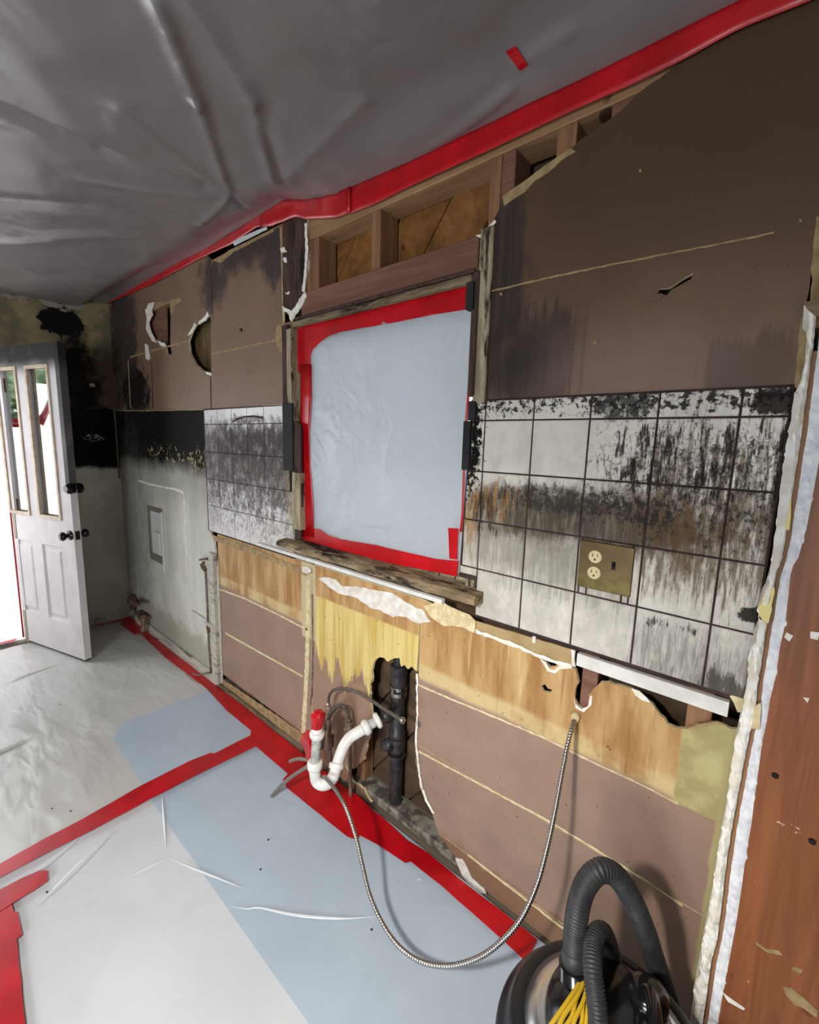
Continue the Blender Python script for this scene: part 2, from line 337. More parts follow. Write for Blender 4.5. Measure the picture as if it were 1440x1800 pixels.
M['rubble'] = simple('grey_rubble_floor', srgb(74, 68, 60), srgb(136, 130, 118), sc=(22, 22, 22), rough=0.95, bump=1.0, bsc=(50, 50, 50), lo=0.4, hi=0.6)
M['brass'] = None
def mat_brass():
    t = NT('tarnished_brass_plate', 0.38, 0.5, 0.75)
    z = t.sep()[2]; a = W(1065, 960).z; b = W(1065, 1045).z
    c = t.mix(t.smooth(z, b, a), srgb(128, 114, 70), srgb(98, 76, 56))
    t.color(t.mix(t.smooth(t.noise((40, 40, 40), 4), 0.4, 0.7), c, srgb(104, 88, 56))); return t.m
M['brass'] = mat_brass()
M['ivory'] = simple('ivory_plastic', srgb(206, 190, 146), rough=0.4)
M['slot'] = simple('dark_slot', srgb(24, 18, 14), rough=0.8)
M['pvc'] = simple('white_pvc', srgb(232, 230, 226), srgb(216, 214, 208), sc=(30, 30, 30), rough=0.3)
M['pvc_print'] = simple('translucent_tubing', srgb(196, 196, 190), srgb(150, 150, 146), sc=(60, 60, 60), rough=0.25)
def mat_tape():
    t = NT('red_sheathing_tape', 0.32, 0.5)
    t.color(t.mix(t.smooth(t.noise((9, 9, 9), 5), 0.3, 0.7), srgb(166, 4, 16), srgb(196, 12, 26)))
    t.bump(t.noise((18, 18, 18), 3, 0.5), 0.15, 0.005); return t.m
M['tape'] = mat_tape()
M['abs'] = simple('black_drain_pipe', srgb(34, 33, 36), srgb(58, 56, 56), sc=(30, 30, 30), rough=0.4)
M['steel'] = simple('steel_clamp', srgb(170, 168, 162), rough=0.3, metal=1.0)
M['braid'] = simple('grey_braided_hose', srgb(112, 104, 94), srgb(142, 134, 122), sc=(160, 160, 160), rough=0.4, metal=0.3)
M['darkbraid'] = simple('dark_grey_supply_hose', srgb(76, 68, 62), srgb(100, 92, 84), sc=(160, 160, 160), rough=0.45, metal=0.2)
M['oldpipe'] = simple('grimy_copper_pipe', srgb(104, 86, 72), srgb(140, 122, 104), sc=(30, 30, 30), rough=0.6, metal=0.2)
M['flexsteel'] = simple('polished_flex_steel', srgb(176, 170, 164), rough=0.25, metal=1.0)
M['rubber'] = simple('black_hose_rubber', srgb(40, 41, 43), srgb(52, 53, 55), sc=(40, 40, 40), rough=0.5)
M['blackplastic'] = simple('glossy_black_plastic', srgb(22, 22, 25), rough=0.16, spec=0.6)
M['bumper'] = simple('black_bumper_rubber', srgb(26, 27, 30), rough=0.28, spec=0.5)
M['chrome'] = simple('chrome_band', srgb(225, 226, 230), rough=0.28, metal=1.0)
M['yellow'] = simple('yellow_cord_jacket', srgb(200, 164, 40), rough=0.45)
M['knob'] = simple('black_iron_knob', srgb(30, 30, 34), rough=0.25, metal=0.6)
M['rust'] = simple('rusty_fitting', srgb(84, 56, 40), srgb(130, 104, 84), sc=(60, 60, 60), rough=0.8, metal=0.2)
M['boxwhite'] = simple('white_plastic_box', srgb(206, 206, 200), rough=0.5)
M['boxdark'] = simple('grey_box_interior', srgb(120, 112, 96), rough=0.7)

def mat_door():
    t = NT('white_sooted_door_paint', 0.7, 0.15)
    c = vary(t, srgb(206, 200, 200), 0.05, (5, 5, 5))
    c = t.mix(t.math('MULTIPLY', t.box(None, None, 1.895, None, 0.06, 0, 0.03, 5), 0.97), c, srgb(30, 28, 28))
    c = t.mix(t.math('MULTIPLY', t.box(-2.712, None, 1.15, None, 0.004, 0), 0.9), c, srgb(40, 38, 38))
    c = t.mix(t.math('MULTIPLY', t.smooth(t.noise((6, 6, 4), 5, off=13), 0.5, 0.75), 0.25), c, srgb(160, 150, 150))
    t.color(c); return t.m
M['door'] = mat_door()
M['doortrim'] = simple('tan_glazing_bead', srgb(196, 176, 150), srgb(170, 150, 126), sc=(20, 20, 20), rough=0.5)
def mat_glass():
    t = NT('door_glass', 0.03, 0.5)
    n = t.n; out = n['Material Output']
    tr = n.new('ShaderNodeBsdfTransparent'); tr.inputs[0].default_value = (0.9, 0.93, 0.92, 1)
    gl = n.new('ShaderNodeBsdfGlossy'); gl.inputs['Roughness'].default_value = 0.04
    mx = n.new('ShaderNodeMixShader'); mx.inputs[0].default_value = 0.62
    t.link(tr.outputs[0], mx.inputs[1]); t.link(gl.outputs[0], mx.inputs[2]); t.link(mx.outputs[0], out.inputs[0]); return t.m
M['glass'] = mat_glass()

def mat_plastic(name, col, rough, trans, crink, csc, bumpd=0.02, transp=0.0, spec=0.5, extra=None, ani=(1, 1, 0.7)):
    t = NT(name, rough, spec)
    t.color(vary(t, col, 0.04, (3, 3, 3)))
    h = None
    for sc, k in csc:
        nz = t.noise((sc*ani[0], sc*ani[1], sc), 3, 0.5, off=sc, dist=ani[2])
        r = t.math('ABSOLUTE', t.math('SUBTRACT', nz, 0.5))
        r = t.math('MULTIPLY', t.smooth(r, 0.0, 0.09), -k)
        r = t.math('ADD', r, t.math('MULTIPLY', nz, k*2.2))
        h = r if h is None else t.math('ADD', h, r)
    if extra: h = extra(t, h)
    t.bump(h, crink, bumpd)
    out = t.n['Material Output']; last = t.b.outputs[0]
    nrm = t.b.inputs['Normal'].links[0].from_socket
    if trans:
        tl = t.n.new('ShaderNodeBsdfTranslucent'); tl.inputs[0].default_value = (col[0], col[1], col[2], 1); t.link(nrm, tl.inputs['Normal'])
        mx = t.n.new('ShaderNodeMixShader'); mx.inputs[0].default_value = trans; t.link(last, mx.inputs[1]); t.link(tl.outputs[0], mx.inputs[2]); last = mx.outputs[0]
    if transp:
        tp = t.n.new('ShaderNodeBsdfTransparent'); mx = t.n.new('ShaderNodeMixShader'); mx.inputs[0].default_value = transp
        t.link(last, mx.inputs[1]); t.link(tp.outputs[0], mx.inputs[2]); last = mx.outputs[0]
    t.link(last, out.inputs[0]); return t.m
def floor_extra(t, h):
    k = t.math('ADD', 0.12, t.math('MULTIPLY', t.smooth(t.sep()[0], -0.9, -1.9), 1.0))
    return t.math('MULTIPLY', h, k)
M['pl_ceil'] = mat_plastic('ceiling_plastic_film', srgb(128, 122, 122), 0.29, 0.0, 0.10, [(1.6, 1.0), (4.0, 0.15)], 0.03, spec=0.6)
M['pl_floor'] = mat_plastic('floor_plastic_film', srgb(212, 212, 208), 0.17, 0.0, 0.13, [(1.6, 1.0), (4.0, 0.3)], 0.03, 0.18, extra=floor_extra, ani=(0.6, 1.7, 0.15))
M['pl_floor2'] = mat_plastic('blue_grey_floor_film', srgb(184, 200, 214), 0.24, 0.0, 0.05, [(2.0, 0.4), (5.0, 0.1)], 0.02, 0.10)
M['pl_floor3'] = mat_plastic('pale_floor_film', srgb(220, 224, 228), 0.24, 0.0, 0.05, [(2.0, 0.4), (5.0, 0.1)], 0.02, 0.12)
M['pl_win'] = mat_plastic('window_plastic_film', srgb(206, 209, 214), 0.32, 0.6, 0.45, [(2.5, 0.8), (7.0, 0.25)], 0.015)
M['pl_door'] = mat_plastic('doorway_plastic_film', srgb(245, 240, 240), 0.3, 0.75, 0.3, [(4, 0.8)], 0.01)
M['ftile'] = simple('beige_floor_tile', srgb(206, 202, 190), srgb(214, 210, 200), rough=0.4)
M['fbase'] = simple('dark_floor_grout', srgb(118, 108, 92), rough=0.9)
M['plainwall'] = simple('pale_room_wall', srgb(150, 144, 136), srgb(160, 154, 146), rough=0.8)
M['ceilbase'] = simple('ceiling_board', srgb(120, 112, 106), rough=0.9)
M['outside'] = simple('outside_paving', srgb(190, 186, 180), rough=0.9)
M['leaf'] = simple('green_leaves', srgb(96, 122, 84), srgb(150, 168, 130), sc=(5, 5, 5), rough=0.6)
M['whitecoat'] = M['whitebase']

# ---------------------------------------------------------------- object helpers
def obj(name, bm, mats, parent=None, smooth=False, flip=True):
    if flip: bmesh.ops.recalc_face_normals(bm, faces=bm.faces)
    me = bpy.data.meshes.new(name); bm.to_mesh(me); bm.free()
    if not isinstance(mats, (list, tuple)): mats = [mats]
    for q in mats: me.materials.append(q)
    if smooth:
        for p in me.polygons: p.use_smooth = True
    o = bpy.data.objects.new(name, me); COL.objects.link(o)
    if parent: 
        o.parent = parent; o.matrix_parent_inverse = parent.matrix_world.inverted()
    return o
def tag(o, label=None, cat=None, group=None, kind=None):
    if label: o['label'] = label
    if cat: o['category'] = cat
    if group: o['group'] = group
    if kind: o['kind'] = kind
    return o
def empty(name, loc=(0, 0, 0)):
    o = bpy.data.objects.new(name, None); COL.objects.link(o); o.location = loc; o.empty_display_size = 0.05
    o.matrix_world = Matrix.Translation(loc); return o
def thing(name, label, cat, loc=(0, 0, 0), group=None): return tag(empty(name, loc), label, cat, group)

def box_bm(bm, lo, hi, mi=0, bev=0.0):
    lo = Vector(lo); hi = Vector(hi)
    b2 = bmesh.new()
    bmesh.ops.create_cube(b2, size=1)
    for v in b2.verts: v.co = Vector((lo[i]+(v.co[i]+0.5)*(hi[i]-lo[i]) for i in range(3)))
    if bev: bmesh.ops.bevel(b2, geom=b2.edges[:], offset=bev, segments=1, affect='EDGES')
    join(bm, b2, mi)
def join(bm, b2, mi=0, mat=None):
    mp = {}
    for v in b2.verts: mp[v] = bm.verts.new(mat @ v.co if mat else v.co)
    for f in b2.faces:
        try: nf = bm.faces.new([mp[v] for v in f.verts]); nf.material_index = mi; nf.smooth = f.smooth
        except ValueError: pass
    b2.free()
def box(name, lo, hi, mat, parent=None, bev=0.0):
    bm = bmesh.new(); box_bm(bm, lo, hi, 0, bev); return obj(name, bm, mat, parent)

def jag(loop, amp, step, rnd, closed=True):
    out = []
    n = len(loop)
    for i in range(n):
        if not closed and i == n-1: out.append(Vector(loop[i])); break
        a = Vector(loop[i]); b = Vector(loop[(i+1) % n]); L = (b-a).length; k = max(1, int(L/step)) if amp else 1
        d = (b-a); nrm = Vector((-d.y, d.x)).normalized() if L > 1e-9 else Vector((0, 0))
        for j in range(k):
            p = a + d*(j/k)
            if amp: p = p + nrm*rnd.uniform(-amp, amp) + d.normalized()*rnd.uniform(-0.3, 0.3)*min(step, L)*(1 if j else 0)
            out.append(p)
    return out
def slab2(name, loops, y0, th, mats, parent=None, to3=None):
    """loops: list of 2-D loops (first outer, others holes); front at y0, thickness th going +"""
    to3 = to3 or (lambda u, v, d: Vector((u, y0+d, v)))
    bm = bmesh.new(); allp = []; fr = []; bk = []; edges = []
    for lp in loops:
        k0 = len(allp); n = len(lp)
        for i, p in enumerate(lp):
            allp.append(Vector((p[0], p[1]))); fr.append(bm.verts.new(to3(p[0], p[1], 0))); bk.append(bm.verts.new(to3(p[0], p[1], th))); edges.append((k0+i, k0+(i+1) % n))
    cv, ce, cf, _, _, _ = delaunay_2d_cdt(allp, edges, [], 0, 1e-6)
    nf = [bm.verts.new(to3(p.x, p.y, 0)) for p in cv]; nb = [bm.verts.new(to3(p.x, p.y, th)) for p in cv]
    for t in cf:
        cx_ = sum(cv[i].x for i in t)/3; cy_ = sum(cv[i].y for i in t)/3; ins = False
        for i, j in edges:
            p, q = allp[i], allp[j]
            if (p.y > cy_) != (q.y > cy_) and cx_ < (q.x-p.x)*(cy_-p.y)/(q.y-p.y)+p.x: ins = not ins
        if ins:
            bm.faces.new([nf[i] for i in t]); bm.faces.new([nb[i] for i in t][::-1])
    k = 0
    for lp in loops:
        n = len(lp)
        for i in range(n):
            a, b = k+i, k+(i+1) % n
            try: f = bm.faces.new([fr[a], fr[b], bk[b], bk[a]]); f.material_index = 1 if isinstance(mats, (list, tuple)) and len(mats) > 1 else 0
            except ValueError: pass
        k += n
    bmesh.ops.remove_doubles(bm, verts=bm.verts[:], dist=1e-6)
    bmesh.ops.delete(bm, geom=[v for v in bm.verts if not v.link_faces], context='VERTS')
    return obj(name, bm, mats, parent)
_rn = random.Random(3)
def slab(name, px, y0, th, mats, parent=None, holes=(), amp=0.0, step=0.015, hamp=None):
    """outline traced as points that lie on the plane y=y0"""
    ls = [jag([(W(a, b, y0).x, W(a, b, y0).z) for a, b in px], amp, step, _rn)]
    for h in holes: ls.append(jag([(W(a, b, y0).x, W(a, b, y0).z) for a, b in h], hamp if hamp is not None else amp, step, _rn))
    return slab2(name, ls, y0, th, mats, parent)
def floor_slab(name, px, z0, th, mat, parent=None, amp=0.0, step=0.03, wave=0.0):
    lp = jag([tuple(FL(a, b, z0+th).xy) for a, b in px], amp, step, _rn)
    return slab2(name, [lp], z0, th, mat, parent, to3=lambda u, v, d: Vector((u, v, z0+th-d)))

def catmull(pts, k=8):
    P = [Vector(p) for p in pts]; P = [P[0]*2-P[1]]+P+[P[-1]*2-P[-2]]; out = []
    for i in range(1, len(P)-2):
        a, b, c, d = P[i-1:i+3]
        for j in range(k):
            t = j/k; out.append(0.5*((2*b)+(c-a)*t+(2*a-5*b+4*c-d)*t*t+(3*b-a-3*c+d)*t**3))
    out.append(P[-2]); return out
def resample(P, step):
    L = [0]
    for a, b in zip(P, P[1:]): L.append(L[-1]+(b-a).length)
    n = max(2, int(L[-1]/step)); out = []; j = 0
    for i in range(n+1):
        s = L[-1]*i/n
        while j < len(L)-2 and L[j+1] < s: j += 1
        d = L[j+1]-L[j]; out.append(P[j].lerp(P[j+1], (s-L[j])/d if d > 1e-9 else 0))
    return out, L[-1]
def tube_bm(bm, P, rad, seg=12, mi=0, cap=True):
    """rad: number or f(i, s)"""
    n = len(P); t0 = (P[1]-P[0]).normalized(); up = Vector((0, 0, 1)) if abs(t0.z) < 0.9 else Vector((1, 0, 0))
    nrm = t0.cross(up).normalized(); rings = []; s = 0
    for i in range(n):
        t = (P[min(i+1, n-1)]-P[max(i-1, 0)]).normalized()
        nrm = (nrm - t*nrm.dot(t)).normalized(); bi = t.cross(nrm)
        if i: s += (P[i]-P[i-1]).length
        r = rad(i, s) if callable(rad) else rad
        rings.append([bm.verts.new(P[i]+(nrm*math.cos(a)+bi*math.sin(a))*r) for a in [2*math.pi*k/seg for k in range(seg)]])
    for A, B in zip(rings, rings[1:]):
        for k in range(seg):
            f = bm.faces.new([A[k], A[(k+1) % seg], B[(k+1) % seg], B[k]]); f.smooth = True; f.material_index = mi
    if cap:
        for Rr in (rings[0][::-1], rings[-1]):
            f = bm.faces.new(Rr); f.material_index = mi
def tube(name, pts, rad, mat, parent=None, seg=12, k=8, step=None, smooth=True):
    P = catmull(pts, k) if len(pts) > 2 else [Vector(p) for p in pts]
    if step: P, _ = resample(P, step)
    bm = bmesh.new(); tube_bm(bm, P, rad, seg); return obj(name, bm, mat, parent, flip=True)
def cyl(name, a, b, r, mat, parent=None, seg=16, r2=None, prof=None):
    """prof: list of (t, r) along a..b"""
    a = Vector(a); b = Vector(b); prof = prof or [(0, r), (1, r2 if r2 is not None else r)]
    bm = bmesh.new(); d = (b-a).normalized(); up = Vector((0, 0, 1)) if abs(d.z) < 0.9 else Vector((1, 0, 0))
    n = d.cross(up).normalized(); bi = d.cross(n); rings = []
    for t, rr in prof: rings.append([bm.verts.new(a.lerp(b, t)+(n*math.cos(q)+bi*math.sin(q))*max(rr, 1e-4)) for q in [2*math.pi*k/seg for k in range(seg)]])
    for A, B in zip(rings, rings[1:]):
        for k in range(seg):
            f = bm.faces.new([A[k], A[(k+1) % seg], B[(k+1) % seg], B[k]]); f.smooth = len(prof) > 2
    bm.faces.new(rings[0][::-1]); bm.faces.new(rings[-1])
    return obj(name, bm, mat, parent)

def ribbon(name, A, B, mat, parent=None, th=0.0008, sub=1, puff=0.0, seed=0):
    """tape strip between two polylines (same length), given thickness; slight wrinkles"""
    rn = random.Random(seed); bm = bmesh.new(); rows = []
    for a, b in zip(A, B):
        a = Vector(a); b = Vector(b); row = []
        for j in range(sub+1): row.append(a.lerp(b, j/sub))
        rows.append(row)
    n = (rows[0][-1]-rows[0][0]).cross(rows[-1][0]-rows[0][0]).normalized()
    if n.dot(CAM-rows[0][0]) < 0: n = -n
    top = []; bot = []
    for row in rows:
        top.append([bm.verts.new(p+n*(th+(rn.uniform(0, puff)))) for p in row]); bot.append([bm.verts.new(p) for p in row])
    R, Cn = len(rows), sub+1
    for i in range(R-1):
        for j in range(Cn-1):
            bm.faces.new([top[i][j], top[i+1][j], top[i+1][j+1], top[i][j+1]]); bm.faces.new([bot[i][j], bot[i][j+1], bot[i+1][j+1], bot[i+1][j]])
        bm.faces.new([top[i][0], bot[i][0], bot[i+1][0], top[i+1][0]]); bm.faces.new([top[i][-1], top[i+1][-1], bot[i+1][-1], bot[i][-1]])
    bm.faces.new([top[0][j] for j in range(Cn)]+[bot[0][j] for j in reversed(range(Cn))])
    bm.faces.new([top[-1][j] for j in reversed(range(Cn))]+[bot[-1][j] for j in range(Cn)])
    return obj(name, bm, mat, parent, smooth=puff > 0)
def interp(pts, x):
    pts = sorted(pts)
    if x <= pts[0][0]: a, b = pts[0], pts[1]
    elif x >= pts[-1][0]: a, b = pts[-2], pts[-1]
    else:
        for a, b in zip(pts, pts[1:]):
            if a[0] <= x <= b[0]: break
    return a[1]+(b[1]-a[1])*(x-a[0])/(b[0]-a[0])
# ================================================================ SETTING
T = 0.1524; TV = 0.1510; ZA = 1.5688
def Z(px, py, y=0.0): return W(px, py, y).z
def X(px, py, y=0.0): return W(px, py, y).x

floor = tag(empty('floor'), kind='structure')
box('floor_base', (-4.2, -3.7, -0.10), (2.6, 0.16, -0.012), M['fbase'], floor)
tl = None; k = 0
for i in range(15):
    for j in range(9):
        x0 = -3.30+i*0.40; y0 = -0.012-(j+1)*0.40
        if x0 > 0.9: continue
        if tl is None:
            tl = box('floor_tile', (-0.198, -0.198, -0.011), (0.198, 0.198, 0), M['ftile'], floor, bev=0.002); o = tl
        else:
            o = tl.copy(); COL.objects.link(o)
        o.location = (x0+0.2, y0+0.2, 0)
ceiling = tag(box('ceiling', (-4.2, -3.7, 2.50), (2.6, 0.16, 2.58), M['ceilbase']), kind='structure')

# room behind and beside the camera
tag(box('wall_front', (-3.4, -3.70, 0), (2.6, -3.60, 2.50), M['plainwall']), kind='structure')
tag(box('wall_side', (2.5, -3.60, 0), (2.6, 0.16, 2.50), M['plainwall']), kind='structure')

# ---- far wall with the doorway
wl = tag(empty('wall_left', (XL, -1.5, 0)), kind='structure')
def yz(name, lo, hi, mat, x0=XL, th=0.14, parent=None, bev=0.0): return box(name, (x0-th, lo[0], lo[1]), (x0, hi[0], hi[1]), mat, parent, bev)
F0 = FL(150, 1166); H_ = FL(28, 1122); dd = (F0-H_); dd.z = 0
Hg = F0-dd*((F0.x-(XL+0.012))/dd.x)
DY0, DY1, DZ = -1.62, Hg.y-0.004, 2.05
wf = bmesh.new()
for lo, hi in (((-3.6, 0), (DY0, 2.50)), ((DY1, 0), (0.16, 2.50)), ((DY0, DZ), (DY1, 2.50))): box_bm(wf, (XL-0.14, lo[0], lo[1]), (XL, hi[0], hi[1]))
obj('plaster_face', wf, M['farwall'], wl)
box('corner_strip', (XL, -0.012, 1.16), (XL+0.006, -0.0, 1.70), M['fbase'], wl)
tag(box('baseboard_left', (XL, DY1+0.05, 0), (XL+0.014, -0.014, 0.095), M['whitebase'], None, 0.003), kind='structure')

# ---- main wall
wb = tag(empty('wall_back', (-1.3, 0, 0)), kind='structure')
YB = 0.006      # face of the upper boards; tiles stand at 0
# outer sheathing, studs, plates
WX0, WX1, WZ0, WZ1 = X(520, 750), X(826, 760), 1.045, 1.985
back = bmesh.new()
for lo, hi in (((XL, 0.0), (WX0-0.03, 2.5)), ((WX1+0.04, 0.0), (2.5, 2.5)), ((WX0-0.03, 0.0), (WX1+0.04, WZ0-0.03)), ((WX0-0.03, WZ1+0.04), (WX1+0.04, 2.5))):
    box_bm(back, (lo[0], 0.135, lo[1]), (hi[0], 0.16, hi[1]))
obj('backing_board', back, M['cavity'], wb)
def clip_plank(cx, ang, wd, x0, x1, z0, z1):
    # parallelogram of a diagonal plank cut to a rectangle
    d = Vector((math.cos(ang), math.sin(ang))); n = Vector((-d.y, d.x)); c = Vector((cx, (z0+z1)/2))
    P = [c-d*4-n*wd/2, c+d*4-n*wd/2, c+d*4+n*wd/2, c-d*4+n*wd/2]
    for ax, v, s in ((0, x0, 1), (0, x1, -1), (1, z0, 1), (1, z1, -1)):
        Q = []
        for i in range(len(P)):
            a, b = P[i], P[(i+1) % len(P)]; ia = (a[ax]-v)*s >= 0; ib = (b[ax]-v)*s >= 0
            if ia: Q.append(a)
            if ia != ib: Q.append(a.lerp(b, (v-a[ax])/(b[ax]-a[ax])))
        P = Q
        if len(P) < 3: return None
    return P
for (rx0, rx1, rz0, rz1) in ((WX0-0.03, X(862, 330, 0.02)+0.03, WZ1+0.045, 2.42), (-0.55, -0.10, 0.03, 0.66)):
    i = 0; cx = rx0-1.5
    while cx < rx1+1.5:
        P = clip_plank(cx, math.radians(52), 0.172, rx0, rx1, rz0, rz1)
        if P: slab2('sheathing_plank', [[tuple(p) for p in P]], 0.108+0.004*(i % 2), 0.02, M['sheath'] if rz0 > 1 else M['cavity'], wb)
        cx += 0.182/math.sin(math.radians(52)); i += 1
def stud(x0, x1, z0, z1, m='stud', y0=0.016, y1=0.105, name='stud'): return box(name, (x0, y0, z0), (x1, y1, z1), M[m], wb, 0.002)
zh1 = Z(700, 463, 0.015); zh0 = Z(700, 512, 0.015)
xs = X(655, 420, 0.02)
stud(xs, xs+0.042, zh1, 2.285)
stud(X(541, 450, 0.02)-0.01, X(562, 450, 0.02), zh1, 2.285)
xd = X(862, 330, 0.02); stud(xd, xd+0.036, zh1-0.12, 2.285); stud(xd+0.038, xd+0.078, zh1-0.12, 2.285, 'header')
xg = X(981, 240, 0.02); stud(xg, xg+0.05, 1.7, 2.285); xr = X(1078, 180, 0.02); stud(xr, xr+0.06, 1.7, 2.285, 'header')
stud(WX0-0.12, WX0-0.035, 0.03, 2.0); 
for x in (-3.05, -2.62, -2.2, -1.5): stud(x, x+0.04, 0.03, 2.285, y0=0.03)
box('top_plate', (XL, 0.012, 2.285), (0.9, 0.11, 2.40), M['plate'], wb, 0.003)
box('window_header', (X(533, 512, 0.015)-0.0, 0.004, zh0), (X(845, 430, 0.015)-0.0, 0.10, zh1), M['header'], wb, 0.003)
box('bottom_plate', (XL, 0.025, 0.0), (0.9, 0.10, 0.035), M['rubble'], wb, 0.004)
stud(X(652, 1250, 0.05)-0.08, X(652, 1250, 0.05)-0.035, 0.035, 0.9, y0=0.05)
# studs seen through the slot below the right tiles
for a, b in ((1022, 1048), (1214, 1256)):
    stud(X(a, 1200, 0.025), X(b, 1225, 0.025), 0.035, 1.3, 'stud' if a > 1100 else 'header', y0=0.025)

# ---- upper boards
EDGE = [M['upper'], M['cream_seam']]
rb = slab('wallboard', [(858, 703), (1000, 697), (1200, 689), (1398, 680), (1466, 200), (1526, -50), (1215, 92), (1180, 122), (1122, 164), (1080, 205), (1040, 232), (1004, 260), (960, 290), (918, 322), (884, 345), (880, 362), (869, 385), (866, 430), (862, 560)],
     YB, 0.012, EDGE, wb, holes=[[(1150, 524), (1158, 506), (1176, 505), (1204, 489), (1221, 480), (1215, 491), (1180, 510), (1172, 519), (1162, 516)]], amp=0.0018, step=0.02)
slab('wallboard_strip', [(836, 703), (860, 703), (862, 560), (866, 430), (872, 384), (858, 398), (851, 412), (848, 440), (844, 470), (838, 520)], YB+0.002, 0.012, [M['darktrim'], M['cream_seam']], wb, amp=0.0012)
slab('torn_paper', [(884, 344), (918, 321), (960, 289), (1004, 260), (1012, 266), (985, 284), (962, 305), (940, 318), (922, 338), (903, 350), (886, 362)], YB-0.002, 0.002, M['dimseam'], wb, amp=0.001)
slab('dent_paper', [(1128, 530), (1150, 515), (1168, 518), (1160, 528), (1142, 531)], YB-0.002, 0.003, M['upper'], wb, amp=0.001)
slab('torn_paper_curl', [(870, 386), (856, 400), (848, 411), (836, 414), (846, 419), (851, 424), (852, 412), (862, 402), (872, 390)], YB-0.004, 0.003, M['plaster'], wb)
lb = slab('wallboard', [(205, 722), (190, 540), (250, 492), (320, 462), (364, 448), (372, 458), (371, 560), (369, 553), (362, 559), (348, 566), (338, 581), (331, 600), (333, 620), (342, 638), (355, 650), (371, 655), (371, 719), (300, 720)],
     YB, 0.012, EDGE, wb, holes=[[(262, 533), (298, 530), (300, 560), (299, 600), (302, 623), (293, 622), (290, 607), (278, 603), (266, 590), (259, 562)], [(255, 603), (260, 604), (261, 630), (257, 630)]], amp=0.002, step=0.03)
mb = slab('wallboard', [(372, 719), (371, 560), (373, 459), (390, 462), (410, 440), (460, 418), (492, 398), (497, 560), (495, 600), (499, 700), (498, 712), (440, 716)], YB, 0.012, EDGE, wb,
     holes=[[(417, 576), (424, 574), (427, 582), (423, 586)]], amp=0.0015, step=0.03)
slab('wallboard_strip', [(497, 392), (540, 378), (540, 470), (534, 510), (528, 535), (518, 545), (512, 560), (497, 545)], YB-0.001, 0.014, [M['darktrim'], M['plaster']], wb, amp=0.002)
slab('inner_board', [(240, 515), (292, 515), (294, 650), (238, 660)], 0.030, 0.008, M['header'], wb)
slab('inner_board', [(325, 545), (372, 530), (374, 665), (325, 665)], 0.060, 0.008, M['olive'], wb)
# plaster seams and joints proud of the boards
def seam(name, px, wpx, m, y=YB-0.0015, amp=0.0012, parent=None, th=0.0015, jst=0.012):
    up = [(a, b-wpx/2) for a, b in px]; dn = [(a, b+wpx/2) for a, b in reversed(px)]
    return slab(name, up+dn, y, th, M[m], parent or wb, amp=amp, step=jst)
seam('joint_plaster', [(862, 512), (960, 489), (1060, 468), (1190, 443), (1280, 425), (1360, 409)], 3.0, 'dimseam')
seam('joint_plaster', [(228, 628), (270, 616), (328, 600)], 3.5, 'dimseam')
seam('joint_plaster', [(373, 622), (430, 610), (484, 598)], 3.0, 'dimseam')
seam('joint_plaster', [(372, 719), (440, 716), (498, 711)], 2.2, 'cream_seam')
seam('joint_plaster', [(205, 722), (260, 722), (360, 720)], 1.6, 'dimseam')
def vseam(px, wpx, m, y=YB-0.0012, name='joint_plaster', amp=0.001):
    return slab(name, [(a-wpx/2, b) for a, b in px]+[(a+wpx/2, b) for a, b in reversed(px)], y, 0.0012, M[m], wb, amp=amp, step=0.012)
vseam([(266, 636), (269, 718)], 1.4, 'darktrim', name='joint_crack'); vseam([(370, 657), (371, 718)], 1.6, 'darktrim', name='joint_crack'); vseam([(371, 470), (372, 550)], 1.2, 'darktrim', name='joint_crack')
vseam([(225, 633), (229, 716)], 1.6, 'dimseam')
vseam([(538, 392), (539, 440), (536, 490), (533, 512)], 4.5, 'plaster', y=YB-0.004, amp=0.0035)
for px in ([(262, 533), (270, 531), (266, 545), (268, 552), (261, 566), (264, 580), (269, 590), (275, 603), (266, 598), (256, 578), (258, 560), (255, 545)], [(275, 598), (290, 604), (291, 610), (282, 607)],
           [(254, 605), (259, 606), (263, 628), (260, 634), (256, 630)], [(349, 565), (360, 556), (364, 548), (367, 553), (362, 562), (350, 570)], [(330, 590), (335, 580), (342, 568), (345, 571), (337, 586)], [(360, 653), (371, 656), (371, 660), (362, 657)],
           [(496, 537), (504, 541), (512, 546), (519, 538), (524, 530), (530, 520), (536, 512), (539, 520), (532, 534), (524, 545), (516, 556), (511, 566), (508, 552), (496, 545)],
           [(492, 436), (499, 434), (504, 443), (494, 444)], [(497, 455), (503, 452), (504, 460), (499, 462)], [(500, 515), (508, 512), (507, 518)]):
    slab('torn_plaster', px, YB-0.005, 0.006, M['plaster'], wb, amp=0.0035, step=0.012)
slab('peeled_patch', [(300, 527), (316, 523), (318, 530), (308, 536), (304, 552), (300, 548)], YB-0.001, 0.001, M['dimseam'], wb, amp=0.001)
slab('peeled_patch', [(487, 572), (494, 570), (497, 600), (497, 620), (489, 614), (484, 598)], YB-0.001, 0.001, M['dimseam'], wb, amp=0.001)
slab('torn_top_edge', [(378, 460), (402, 440), (440, 422), (480, 402), (482, 406), (442, 427), (410, 443), (388, 462)], YB-0.002, 0.002, M['dimseam'], wb, amp=0.001)
